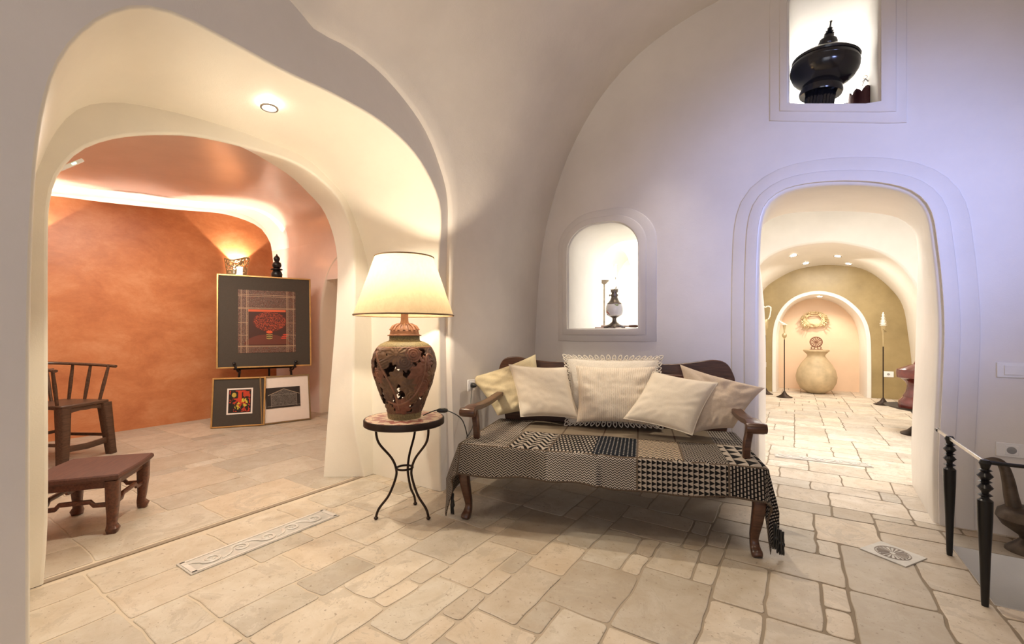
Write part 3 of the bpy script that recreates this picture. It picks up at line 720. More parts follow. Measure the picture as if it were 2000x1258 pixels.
# backrest
BH = .955
bo = [(-.80, SZT-.03), (-.83, .60), (-.86, .78), (-.855, .88), (-.81, .945), (-.72, .96), (-.62, .945), (-.45, .925), (-.2, .925), (0, .935), (.2, .925), (.45, .925), (.62, .945), (.72, .96), (.80, .94), (.845, .87), (.86, .78), (.83, .60), (.80, SZT-.03)]
bo = spline(bo, 4)
mb = MB(); mb.prism(bo, .80, .84); back = mb.build('backrest', M['wood2'], bench, bevel=.006)
mb = MB()
for a, b in ((-.74, -.27), (-.23, .23), (.27, .74)):
    mb.box(((a+b)/2, .796, .72), (b-a, .014, .26))
mb.build('panel', M['wood'], back, bevel=.005)
for s in (-1, 1):
    A = spline([(s*.79, .82, .70), (s*.795, .60, .685), (s*.80, .40, .665), (s*.805, .22, .66), (s*.808, .10, .668), (s*.81, .03, .655)], 5)
    mb = MB(); mb.sqtube(A, [(.014+.006*k/len(A), .026+.012*k/len(A)) for k in range(len(A))])
    # scroll end: a short horizontal roll
    mb.lathe([(0, -.05), (.026, -.048), (.030, -.03), (.030, .03), (.026, .048), (0, .05)], 18, (s*.815, .035, .648), rot=Matrix.Rotation(R(90), 3, 'Y'))
    arm = mb.build('armrest', M['wood2'], bench, ang=50)
    pp = spline([(s*.785, .13, SZT-.06), (s*.785, .11, .53), (s*.80, .13, .60), (s*.805, .13, .65)], 4)
    mb = MB(); mb.sqtube(pp, (.022, .018), up=(0, -1, 0)); mb.build('arm_post', M['wood2'], bench, ang=50)

# ---- patchwork blanket
def ucol(px, py=868): return bpt(px, py, -.01)[0]
cols_mid = [-.84]+[ucol(x) for x in (992, 1071, 1157, 1243, 1334, 1425)]+[.86]
cols_low = [-.84]+[ucol(x, 900) for x in (1069, 1243, 1421)]+[.86]
cols_top = [-.84]+[ucol(x, 840) for x in (985, 1075, 1165, 1243, 1330, 1420)]+[.86]
bS, bF = .045, .80       # cloth back start v, cloth length on top
SU = .835; SV = -.005
na, nb = 230, 100
amin, amax = -1.20, 1.20
b_end = .78+.195
mb = MB(); mb.uv = []
sides_a = [amin+(amax-amin)*i/na for i in range(na+1)]
def cloth(a, b):
    # b: distance from the rear edge of the cloth; the front seat edge lies at b = .78
    v = .78+SV-b; db = max(0, b-.78)
    da = max(0, abs(a)-SU); sg = 1 if a > 0 else -1
    # side flaps only pass in front of the arm posts and shorten to the rear
    z = SZT+.012; u = max(-SU, min(SU, a)); vv = max(SV, v)
    fold = .010*math.sin(a*9)+.006*math.sin(a*23+1)
    if da > 0 or db > 0:
        r = math.hypot(da, db); th = math.atan2(db, da) if da > 0 else math.pi/2
        R0 = .030; L0 = R0*math.pi/2
        if r < L0: ho, ve = R0*math.sin(r/R0), R0*(1-math.cos(r/R0))
        else: ho, ve = R0, R0+(r-L0)
        k = min(1, max(0, (r-L0)/.2))
        ho2 = ho+k*((.018 if a > 0 else .055)+.030*math.sin(th*5.0+.5+(a > 0)*1.0)*(1 if da > 0 and db > 0 else .0)+ (fold if da == 0 else .014*math.sin(v*19)))
        u += sg*math.cos(th)*ho2; vv -= math.sin(th)*ho2
        z -= ve
    else:
        z += .006*mnoise.noise((a*4, b*4, 0))
    return (u, vv, max(z, .012))
def edge_b(a):          # bottom edge waves
    return b_end+.010*math.sin(a*5)+.006*math.sin(a*17)+max(0, abs(a)-.83)*.10
for j in range(nb+1):
    for i in range(na+1):
        a = sides_a[i]; b = edge_b(a)*j/nb
        # side hang is longest at the front and short at the rear
        lim = .23+.17*min(1, max(0, (j/nb-.35)/.5)) if a > 0 else .24+.17*min(1, max(0, (j/nb-.35)/.5))
        if abs(a) > SU: a = (SU+(abs(a)-SU)*lim/(amax-SU))*(1 if a > 0 else -1)
        mb.v.append(cloth(a, b)); mb.uv.append((a, b))
mid = [2, 3, 4, 5, 6]
def pid(a, b, e):
    if e-b < .012 or abs(a) > 1.235: return 12
    def find(c):
        for k in range(len(c)-1):
            if a < c[k+1]: return k, min(abs(a-c[k]), abs(a-c[k+1]))
        return len(c)-1, abs(a-c[-1])
    if a < -.86: return 11 if b > .30 else 9
    if a > .86: return 10 if b > .78 else 9
    if b < .38: row, tb = 0, .38
    elif b < .80: row = 1
    else: row = 2
    if min(abs(b-.38), abs(b-.80)) < .004: return 12
    k, e2 = find((cols_top, cols_mid, cols_low)[row])
    if e2 < .004: return 12
    if row == 0: return [1, 0, 0, 0, 0, 0, 1][k % 7]
    if row == 1: return [1, 2, 3, 4, 5, 6, 7][k % 7]
    return [11, 9, 8, 10][k % 4]
for j in range(nb):
    for i in range(na):
        q = j*(na+1)+i; u4 = [mb.uv[q], mb.uv[q+1], mb.uv[q+na+1], mb.uv[q+na+2]]
        a, b = sum(x[0] for x in u4)/4, sum(x[1] for x in u4)/4
        mb.f.append((q, q+1, q+na+2, q+na+1)); mb.m.append(pid(a, b, edge_b(a)))
blanket = thing('patchwork_blanket', 'black and beige woven patchwork blanket draped over the wooden bench', 'blanket', BO, BA)
bl = mb.build('cloth', P, blanket, recalc=False, ang=180)
sm = bl.modifiers.new('thick', 'SOLIDIFY'); sm.thickness = .006; sm.offset = 1
def tassel(x, y, z, L, n=3):
    mb = MB()
    for k in range(n):
        dx = (k-n/2)*.006
        mb.tube(spline([(x+dx, y, z), (x+dx+.006*math.sin(k*2), y-.004, z-L*.5), (x+dx*1.5, y, max(.008, z-L))], 4), [.004, .0045, .005, .0045, .004, .005, .006, .005, .003][:9], 6)
    mb.ball((x, y, z-L*.55), (.011, .011, .013), 8, 6)
    mb.build('tassel', P[12] if False else M['plasticdk'], blanket)
for x, y, z, L in ((-.90, .0, .14, .12), (-.885, -.03, .15, .13), (-.915, .03, .13, .10), (.885, -.045, .19, .13), (.905, -.04, .16, .12), (.925, -.01, .14, .12)):
    tassel(x, y, z, L)

# ---- cushions
def cushion(name, label, corners, thick, mat, wr=.006, seed=0, pipe=None, group='cushions on the wooden bench', n=34, frill=False, flat=.45):
    bl_, br_, tr_, tl_ = [Vector(c) for c in corners]
    cen = (bl_+br_+tr_+tl_)/4; nrm = ((br_-bl_).cross(tl_-bl_)).normalized()
    if nrm.y > 0: nrm = -nrm
    o = thing(name, label, 'cushion', BO+Ud*cen.x+Vd*cen.y+Vector((0, 0, cen.z)), BA, group)
    def pos(s, t):
        s2 = .5+(s-.5)*(1-.075*(1-(2*t-1)**2)); t2 = .5+(t-.5)*(1-.075*(1-(2*s-1)**2))
        return (bl_*(1-s2)+br_*s2)*(1-t2)+(tl_*(1-s2)+tr_*s2)*t2-cen
    def th(s, t):
        a, b = abs(2*s-1), abs(2*t-1)
        return thick/2*((1-a**2.4)*(1-b**2.4))**flat
    mb = MB(); mb.uv = []
    for sg in (1, -1):
        vs = []; base = len(mb.v)
        for j in range(n+1):
            for i in range(n+1):
                s, t = i/n, j/n; e = min(1, 6*min(s, 1-s, t, 1-t))
                w_ = wr*(mnoise.noise((s*3+seed, t*7, seed*2.))+.6*mnoise.noise((s*11+seed, t*13, 4.)))*e
                rad = wr*1.1*math.sin(14*math.atan2(t-.5, s-.5)+seed)*max(0, 1-abs(max(abs(2*s-1), abs(2*t-1))-.8)*5)
                vs.append(pos(s, t)+nrm*sg*(th(s, t)+w_+rad*(e if e < 1 else 1))); mb.uv.append((s*(br_-bl_).length, t*(tl_-bl_).length))
        mb.v += [tuple(v_) for v_ in vs]
        for j in range(n):
            for i in range(n):
                q = base+j*(n+1)+i; f = (q, q+1, q+n+2, q+n+1); mb.f.append(f if sg > 0 else f[::-1]); mb.m.append(0)
    mb.build('cover', mat, o, ang=180, recalc=False)
    edge = [pos(i/n, 0) for i in range(n)]+[pos(1, i/n) for i in range(n)]+[pos(1-i/n, 1) for i in range(n)]+[pos(0, 1-i/n) for i in range(n)]
    if pipe: 
        m2 = MB(); m2.tube(edge, .004, 6, closed=True); m2.build('piping', pipe, o, ang=180)
    if frill:
        m2 = MB()
        E = [Vector(e) for e in edge]
        for k in range(0, len(E), 2):
            e = E[k]; out = e.copy(); out -= nrm*out.dot(nrm); out = out.normalized()
            tg = (E[(k+1) % len(E)]-E[k-1]).normalized()
            p = [e+out*.000-tg*.010, e+out*.026-tg*.012, e+out*.044, e+out*.026+tg*.012, e+out*.000+tg*.010]
            m2.tube(spline([tuple(q+nrm*.004*math.sin(k*1.7)) for q in p], 3), .0042, 5)
            m2.ball(tuple(e+out*.012+nrm*.003), .007, 6, 4)
        m2.tube([tuple(e) for e in E], .006, 6, closed=True)
        m2.build('crochet_border', M['lace'], o, ang=180)
    return o
def C4(l): return [bpt(*q) for q in l]
cushion('scatter_cushion', 'crumpled ochre linen cushion at the left end of the bench, behind the others', C4([(972, 812, .64), (1072, 800, .70), (1046, 692, .78), (918, 738, .68)]), .13, M['cushion_yellow'], .013, 1.0)
cushion('scatter_cushion', 'smooth cream cushion with piping, left of the ribbed cushion', C4([(1017, 814, .57), (1134, 818, .58), (1106, 718, .72), (994, 712, .68)]), .15, M['cushion_cream'], .004, 2.3, M['cushion_cream'])
cushion('scatter_cushion', 'white cushion with crochet lace border behind the ribbed cushion', C4([(1112, 824, .66), (1284, 830, .66), (1285, 702, .79), (1108, 699, .79)]), .10, M['lace'], .006, 3.1, None, frill=True)
cushion('scatter_cushion', 'large ribbed off-white cushion with thin stripes in the middle of the bench', C4([(1126, 824, .56), (1274, 831, .56), (1280, 716, .68), (1124, 714, .68)]), .17, M['ribbed'], .007, 4.7)
cushion('scatter_cushion', 'crumpled taupe linen cushion leaning over the right armrest', C4([(1352, 848, .44), (1432, 836, .48), (1494, 758, .44), (1328, 712, .66)]), .12, M['cushion_taupe'], .013, 5.9)
cushion('scatter_cushion', 'tilted smooth cream cushion with piping, right of the ribbed cushion', C4([(1218, 818, .46), (1352, 850, .36), (1402, 748, .50), (1276, 726, .60)]), .14, M['cushion_cream'], .004, 6.2, M['cushion_cream'])

# ================================================================== SIDE TABLE AND LAMP
TX, TY = -2.06, 1.93
tab = thing('side_table', 'small round mosaic-topped table on three bent iron legs', 'table', (TX, TY, 0))
mb = MB(); mb.lathe([(0, .612), (.236, .612), (.236, .618), (0, .6185)], 56); mb.build('tabletop', M['mosaic'], tab)
mb = MB(); mb.lathe([(.0, .575), (.240, .575), (.247, .580), (.247, .612), (.243, .6175), (.236, .6175), (.236, .61)], 56); mb.build('rim', M['iron'], tab)
th0 = YAW
for k in range(3):
    a = th0+R((200, -20, 80)[k]); pr = spline([(.17, .58), (.17, .52), (.15, .46), (.08, .37), (.052, .30), (.055, .24), (.095, .14), (.15, .07), (.168, .03), (.172, .0)], 5)
    mb = MB(); mb.tube([(r*math.cos(a), r*math.sin(a), z) for r, z in pr], .0075, 8); mb.ball((.172*math.cos(a), .172*math.sin(a), .009), (.014, .014, .009), 10, 6)
    mb.build('leg', M['iron'], tab)
mb = MB(); mb.tube([(.050*math.cos(i*math.pi/12), .050*math.sin(i*math.pi/12), .30) for i in range(24)], .007, 8, closed=True); mb.build('ring', M['iron'], tab)

lampo = thing('table_lamp', 'large table lamp with carved openwork clay jar and cream parchment shade', 'lamp', (TX+.0, TY, .6185))
# carved openwork body
def jr(z):
    pr = [(.104, .035), (.112, .055), (.131, .11), (.150, .16), (.170, .22), (.184, .27), (.193, .32), (.192, .36), (.182, .40), (.168, .43), (.158, .445)]
    for a, b in zip(pr, pr[1:]):
        if z <= b[1]: return a[0]+(b[0]-a[0])*(z-a[1])/(b[1]-a[1])
    return pr[-1][0]
rnd = random.Random(12); feats = []
for ring_ in range(6):
    zc = .075+ring_*.068; m = 9 if ring_ > 1 else 7
    for k in range(m):
        feats.append((2*math.pi*(k+.5*(ring_ % 2)+rnd.uniform(-.18, .18))/m, zc+rnd.uniform(-.014, .014), rnd.uniform(.046, .068)*(.8 if ring_ < 2 else 1), rnd.choice((0, 1, 1, 2)), rnd.uniform(0, 6.28), rnd.choice((7, 9, 12))))
nth, nz = 330, 130
mb = MB(); H = []; FI = []; mb.tint = []; fcol = [random.Random(k).choice(((.24, .10, .06), (.17, .095, .055), (.20, .11, .058), (.13, .07, .045))) for k in range(len(feats))]
for j in range(nz+1):
    z = .035+(.445-.035)*j/nz; r = jr(z); row = []; fr2 = []
    for i in range(nth):
        th = 2*math.pi*i/nth; best = -1; bf = 0
        for fi, (ft, fz, fr_, kind, ph, pt) in enumerate(feats):
            dt = (th-ft+math.pi) % (2*math.pi)-math.pi; dx = dt*r; dz = z-fz; d = math.hypot(dx, dz)
            if d > fr_*1.15: continue
            an_ = math.atan2(dz, dx)+ph
            lim = fr_*(1+.12*math.cos(an_*pt)) if kind else fr_*(.72+.28*abs(math.cos(an_)))
            if d > lim: continue
            q = d/lim; h = .35+.25*math.sqrt(max(0, 1-q*q))+fi*.004
            if kind == 2: h += .12*math.cos(d*420)
            elif kind == 1: h += .16*(abs(math.cos(an_*pt/2))-.5)*min(1, q*2)+(.12 if q < .22 else 0)
            else: h += .14*math.cos(dz*math.cos(ph)*380+dx*math.sin(ph)*380)
            if h > best: best = h; bf = fi
        edge_ = min(j, nz-j)
        if edge_ < 5: best = max(best, .5)
        row.append(best); fr2.append(bf)
    H.append(row); FI.append(fr2)
for j in range(nz+1):
    z = .035+(.445-.035)*j/nz
    for i in range(nth):
        h = H[j][i]; r = jr(z)-.008+(.018*max(h, 0)); th = 2*math.pi*i/nth
        mb.v.append((r*math.cos(th), r*math.sin(th), z))
for j in range(nz):
    for i in range(nth):
        i2 = (i+1) % nth
        if min(H[j][i], H[j][i2], H[j+1][i], H[j+1][i2]) < 0: continue
        mb.f.append((j*nth+i, j*nth+i2, (j+1)*nth+i2, (j+1)*nth+i)); mb.m.append(0); mb.tint.append((*fcol[FI[j][i]], 1))
body = mb.build('jar', M['jarbrown'], lampo, recalc=False, ang=180)
s_ = body.modifiers.new('wall', 'SOLIDIFY'); s_.thickness = .006; s_.offset = -1
mb = MB()
for pts in ([(-2.5, .42), (-2.2, .36), (-1.95, .28), (-1.75, .20), (-1.65, .13), (-1.6, .07)], [(-.55, .12), (-1.0, .10), (-1.55, .105), (-.9, .12)], [(-2.1, .12), (-1.6, .10), (-1.1, .13), (-.80, .19), (-.68, .27), (-.66, .35), (-.5, .40), (-.25, .38)], [(.6, .40), (.9, .30), (1.4, .2), (2.1, .12)], [(2.4, .38), (2.8, .3), (3.2, .18)]):
    if len(pts) == 4 and pts[0][0] == -.55: continue
    q = spline(pts, 6); mb.tube([((jr(z)+.001)*math.cos(a+YAW), (jr(z)+.001)*math.sin(a+YAW), z) for a, z in q], .0075, 7)
mb.build('vine', M['terracotta'], body)
mb = MB(); mb.lathe([(0, .002), (.100, .0), (.103, .012), (.106, .038), (.100, .038)], 48)
mb.build('jar_base', M['jargreen'], lampo); mb = MB(); mb.lathe([(.160, .438), (.163, .443), (.160, .450), (.145, .462), (.120, .474), (.097, .482), (.093, .490), (.093, .512), (.090, .512)], 48)
mb.build('jar_collar', M['jargreen'], lampo)
mb = MB(); mb.lathe([(.161, .4475), (.166, .4425), (.161, .436)], 48)
mb.lathe([(.060, .512), (.104, .512), (.105, .517), (.094, .519), (.090, .524), (.087, .540)], 48)
mb.lathe([(.087, .540), (.080, .556), (.064, .571), (.043, .582), (.030, .587), (.027, .592), (.026, .60), (.0235, .604), (.022, .66)], 48)
for k in range(16):
    a = 2*math.pi*k/16
    mb.tube([((r)*math.cos(a), r*math.sin(a), z) for r, z in ((.085, .545), (.070, .569), (.045, .585), (.032, .589))], [.011, .010, .006, .003], 6, asp=.8)
mb.build('jar_lid', M['terracotta'], lampo)
mb = MB(); mb.lathe([(.306, .640), (.180, 1.006)], 64); sh = mb.build('lamp_shade', M['shade'], lampo, recalc=False)
for r, z in ((.306, .641), (.180, 1.005)):
    mb = MB(); mb.tube([(r*math.cos(i*math.pi/32), r*math.sin(i*math.pi/32), z) for i in range(64)], .005, 6, closed=True); mb.build('shade_trim', M['ribbon'], sh)
mb = MB(); mb.tube([(0, 0, .64), (0, 0, .74)], .012, 8); mb.ball((0, 0, .775), (.03, .03, .04), 12, 8); mb.build('bulb', M['bulbsoft'], lampo)
light('table_lamp_light', 'POINT', (TX, TY, .6185+.86), 24, (1, .84, .64), .025)
mb = MB()
cp = [(TX+.10, TY+.06, .63), (TX+.16, TY+.12, .66), (TX+.22, TY+.16, .655), (TX+.28, TY+.22, .60), (TX+.30, TY+.25, .50), (-1.86, 2.30, .44), (-1.9, 2.42, .50), (-2.0, 2.52, .60), (-2.03, 2.57, .70), (-2.035, 2.585, .745)]
cp = spline(cp, 6); mb.tube(cp, .0035, 6)
tag(mb.build('lamp_cord', M['plasticdk']), 'thin black lamp cord running from the clay lamp to the wall socket', 'cord')
sw = thing('cord_switch', 'small black inline switch on the lamp cord at the table edge', 'switch', (TX+.19, TY+.14, .658), R(38))
mb = MB(); mb.lathe([(0, -.035), (.008, -.034), (.014, -.02), (.015, .015), (.010, .033), (0, .035)], 12, rot=Matrix.Rotation(R(90), 3, 'Y')); mb.build('body', M['plasticdk'], sw)
mb = MB(); mb.box((0, 0, .014), (.016, .008, .006)); mb.build('button', M['steel'], sw)

# ---- sockets and switches
def plate(name, label, cat, loc, rz, w_, h_, kind):
    t = thing(name, label, cat, loc, rz)
    mb = MB(); mb.box((0, -.005, 0), (w_, .010, h_)); mb.build('plate', M['plastic'], t, bevel=.003)
    if kind == 'switch':
        mb = MB(); mb.box((.006, -.013, 0), (w_*.62, .008, h_*.62)); mb.build('rocker', M['plastic'], t, bevel=.002)
    else:
        mb = MB(); mb.box((0, -.011, 0), (.055, .005, .055)); mb.build('insert', M['plastic'], t, bevel=.002)
        mb = MB(); mb.lathe([(.022, -.001), (.020, -.0005), (0, -.0004)], 20, (0, -.014, 0), rot=Matrix.Rotation(R(90), 3, 'X'))
        for s in (-1, 1): mb.lathe([(0, 0), (.003, .0), (.003, .002), (0, .002)], 8, (s*.009, -.0165, 0), rot=Matrix.Rotation(R(90), 3, 'X'))
        mb.build('contacts', plain('socket_grey_'+str(len(bpy.data.materials)), (.30, .30, .30), .4), t)
    return t
p = onY(1975, 723, YA); plate('light_switch', 'white light switch high on the wall right of the doorway', 'switch', (p[0], YA-.001, p[2]), 0, .118, .085, 'switch')
p = onY(1974, 879, YA); plate('wall_socket', 'white wall socket above the black railing', 'socket', (p[0], YA-.001, p[2]), 0, .12, .078, 'socket')
p = onY(1492, 712, 9.9); plate('wall_socket', 'white square socket on the olive wall behind the leftmost candle stand', 'socket', (p[0]-.01, 9.899, p[2]), 0, .10, .10, 'socket')
p = onY(1735, 731, 9.9); plate('wall_socket', 'white socket on the olive wall right of the alcove', 'socket', (p[0], 9.899, p[2]), 0, .14, .10, 'socket')
pz = plate('wall_socket', 'white wall socket with a black plug between lamp and bench', 'socket', (-2.063, 2.60, .752), R(90), .085, .085, 'socket')
mb = MB(); mb.lathe([(0, 0), (.018, 0), (.019, .015), (.013, .032), (.005, .04), (0, .04)], 16, (-2.047, 2.60, .752), rot=Matrix.Rotation(R(90), 3, 'Y'))
tag(mb.build('power_plug', M['plasticdk']), 'black power plug pushed into the socket beside the bench', 'plug')

# ================================================================== THINGS IN THE NICHES
# oil lamp in the low niche
d = ray(1200, 638); yy = YA+.13; tt = yy/d[1]; OL = (tt*d[0], yy, zb_)
ol = thing('oil_lamp', 'antique oil lamp with floral porcelain body and glass chimney in the small niche', 'oil lamp', OL)
S = tt/850.0    # metres per photo pixel there
mb = MB()
for k in range(4):
    a = R(20+90*k); mb.tube(spline([(.012*math.cos(a), .012*math.sin(a), .035), (.045*math.cos(a), .045*math.sin(a), .022), (.075*math.cos(a), .075*math.sin(a), .010), (.088*math.cos(a), .088*math.sin(a), .006), (.080*math.cos(a), .080*math.sin(a), .014)], 4), [.014]*4+[.012]*4+[.009]*4+[.007]*4+[.004], 7)
mb.lathe([(0, .018), (.050, .022), (.040, .040), (.022, .055), (.016, .075), (.018, .090), (.034, .102), (.050, .108), (0, .11)], 28)
mb.build('foot', M['pewter'], ol)
mb = MB(); mb.lathe([(.048, .107), (.066, .118), (.074, .145), (.075, .175), (.070, .202), (.062, .214), (0, .214)], 36); mb.build('body', M['porc'], ol)
mb = MB(); mb.lathe([(.063, .212), (.062, .220), (.048, .232), (.036, .250), (.028, .272), (.027, .282), (.033, .286), (.033, .300), (.024, .302), (.024, .316), (.031, .320), (.031, .330), (.020, .336), (.012, .345), (0, .346)], 28)
for k in range(10):
    a = k*R(36); mb.box((.029*math.cos(a), .029*math.sin(a), .338), (.005, .005, .02))
mb.tube([(-.026, -.004, .293), (-.042, -.006, .293)], .003, 6); mb.lathe([(0, 0), (.009, 0), (.009, .004), (0, .004)], 10, (-.044, -.006, .293), rot=Matrix.Rotation(R(90), 3, 'Y'))
mb.build('burner', M['pewter'], ol)
mb = MB(); mb.lathe([(.025, .335), (.034, .36), (.037, .385), (.028, .42), (.024, .46), (.024, .565)], 24); gl = mb.build('chimney', M['glass'], ol, recalc=False)
mb = MB(); q = OL
mb.tube([(q[0]+.10, q[1]+.10, zb_+.018), (q[0]+.0, q[1]+.10, zb_+.017), (q[0]-.16, q[1]+.10, zb_+.016)], [.006, .012, .014], 10)
st = tag(mb.build('wooden_stick', plain('pale_wood', (.62, .44, .36), .5)), 'slim pale wooden rod with dark tip lying behind the oil lamp', 'rod')
mb = MB(); mb.tube([(q[0]+.10, q[1]+.10, zb_+.018), (q[0]+.16, q[1]+.10, zb_+.018), (q[0]+.20, q[1]+.10, zb_+.018)], [.010, .013, .004], 10); mb.build('tip', M['wood'], st, label='dark brown tip')
mb = MB(); mb.box((q[0]-.10, q[1]+.03, zb_+.006), (.17, .06, .010))
tag(mb.build('folded_cloth', plain('pink_paper', (.78, .60, .56), .8), bevel=.004), 'small flat pinkish pad lying left of the oil lamp', 'pad')

# floor lamp in the room behind
fy = 5.25; d = ray(1180, 560); fx = fy/d[1]*d[0]
fl = thing('floor_lamp', 'floor lamp with white glowing bowl and side reading arm seen through the niche', 'lamp', (fx, fy, 0))
mb = MB(); mb.lathe([(0, 0), (.14, 0), (.14, .012), (.03, .025), (.014, .03)], 28); mb.build('base', M['pewter'], fl)
mb = MB(); mb.tube([(0, 0, .02), (0, 0, 1.80)], .011, 10); mb.build('pole', M['pewter'], fl)
mb = MB(); mb.lathe([(.012, 1.76), (.03, 1.775), (.055, 1.80), (.060, 1.815), (0, 1.815)], 24); mb.build('cup', M['pewter'], fl)
mb = MB(); mb.lathe([(.05, 1.81), (.10, 1.84), (.135, 1.89), (.15, 1.96), (.148, 1.965), (.13, 1.90), (.05, 1.83)], 28); mb.build('lamp_shade', M['opal'], fl)
mb = MB(); mb.tube(spline([(-.075, 0, .1), (-.075, 0, 1.15), (-.08, 0, 1.30), (-.11, 0, 1.38), (-.14, 0, 1.40)], 5), .010, 8); mb.tube([(-.04, 0, .1), (-.04, 0, 1.17)], .012, 8); mb.tube([(-.075, 0, .5), (0, 0, .5)], .006, 6); mb.build('reading_arm', M['pewter'], fl)
light('floor_lamp_light', 'POINT', (fx, fy-.0, 2.1), 7, (1, .93, .82), .08)

# black lacquer vessel in the high niche
d = ray(1621, 150); by = YA+.26; tb = by/d[1]; bx_ = tb*d[0]; kpx = tb/850
bv = thing('lidded_vessel', 'black lacquer lidded vessel with tiered spire finial in the high niche', 'vessel', (bx_, by, uz0))
zt = lambda py: CAM_H+(650-py)*kpx-uz0
hw = lambda w_: w_*kpx*.92
bv.rotation_euler = (0, R(7), 0); bv.location.x -= .082; bv.location.z = uL+(uR-uL)*(bx_-ux0)/(ux1-ux0)-.02
mb = MB(); foot = []
m = 48; prf = [(.150, 0), (.140, .02), (hw(27), .05), (hw(26), zt(190)), (hw(26.5), zt(178)), (hw(25), zt(174))]
rings = []
for r, z in prf: rings.append([((r+(.004 if k % 2 else -.004)*(z > .03))*math.cos(2*math.pi*k/m), (r+(.004 if k % 2 else -.004)*(z > .03))*math.sin(2*math.pi*k/m), z) for k in range(m)])
mb.loft(rings, True); mb.build('fluted_foot', M['black'], bv, ang=25)
mb = MB(); mb.lathe([(.02, zt(176)), (hw(28), zt(175)), (hw(38), zt(177)), (hw(40), zt(172)), (hw(37), zt(163)), (hw(36), zt(158)), (hw(46), zt(153)), (hw(55), zt(145)), (hw(61), zt(134)), (hw(62.5), zt(128)), (hw(61.5), zt(122)), (hw(62), zt(121)), (hw(59), zt(112)), (hw(54), zt(105)), (.02, zt(104))], 56); mb.build('bowl', M['black'], bv)
mb = MB(); rt = Matrix.Rotation(R(-3), 3, 'Y')
mb.lathe([(hw(60), zt(113)), (hw(61.5), zt(110)), (hw(60), zt(108)), (hw(48), zt(100)), (hw(30), zt(96)), (hw(14), zt(95)), (hw(11), zt(94)), (hw(15), zt(90)), (hw(13), zt(87)), (hw(15.5), zt(85)), (hw(18), zt(79)), (hw(16), zt(72)), (hw(10), zt(69)), (hw(9), zt(67)), (hw(9.5), zt(64)), (hw(5.5), zt(63)), (hw(9), zt(60)), (hw(4.5), zt(57.5)), (hw(7), zt(55)), (hw(3), zt(52)), (hw(5), zt(50)), (hw(1.8), zt(46)), (hw(1.6), zt(39)), (hw(2.6), zt(36)), (.0, zt(34))], 48); mb.build('lid', M['black'], bv)
# scalloped hanging holder beside it
d = ray(1690, 180); hy = YA+.45; th_ = hy/d[1]; kh = th_/850
hg = thing('hanging_holder', 'burgundy scalloped metal holder with thin chains beside the black vessel', 'holder', (th_*d[0], hy, uz0-.04))
zz = lambda py: CAM_H+(650-py)*kh-uz0
mb = MB(); m = 60; rings = []
for r, z in ((.085, .0), (.098, .03), (.100, zz(176)), ):
    rings.append([(r*math.cos(2*math.pi*k/m), r*math.sin(2*math.pi*k/m), z) for k in range(m)])
rings.append([(.100*math.cos(2*math.pi*k/m), .100*math.sin(2*math.pi*k/m), zz(176)+.030*abs(math.sin(k*math.pi/6))) for k in range(m)])
mb.loft(rings, True, capa=True); o = mb.build('bowl', M['burg'], hg, recalc=False); q = o.modifiers.new('t', 'SOLIDIFY'); q.thickness = .004
for k in range(4):
    a = R(30+90*k); A_ = Vector((.095*math.cos(a), .095*math.sin(a), zz(172))); B_ = Vector((0, 0, zz(143)))
    mb = MB(); n = 18
    for i in range(n):
        c0 = A_.lerp(B_, (i+.5)/n); rot = (B_-A_).to_track_quat('Z', 'X').to_matrix() @ Matrix.Rotation(R(90*(i % 2)), 3, 'Z')
        mb.tube([tuple(c0+rot @ Vector((.0025*math.cos(j*math.pi/3), 0, .0052*math.sin(j*math.pi/3)))) for j in range(6)], .0013, 4, closed=True)
    mb.build('chain', M['iron'], hg)
mb = MB(); mb.tube([(.012*math.cos(j*math.pi/8), 0, zz(143)+.012+.012*math.sin(j*math.pi/8)) for j in range(16)], .0015, 6, closed=True); mb.build('ring', M['brass'], hg)

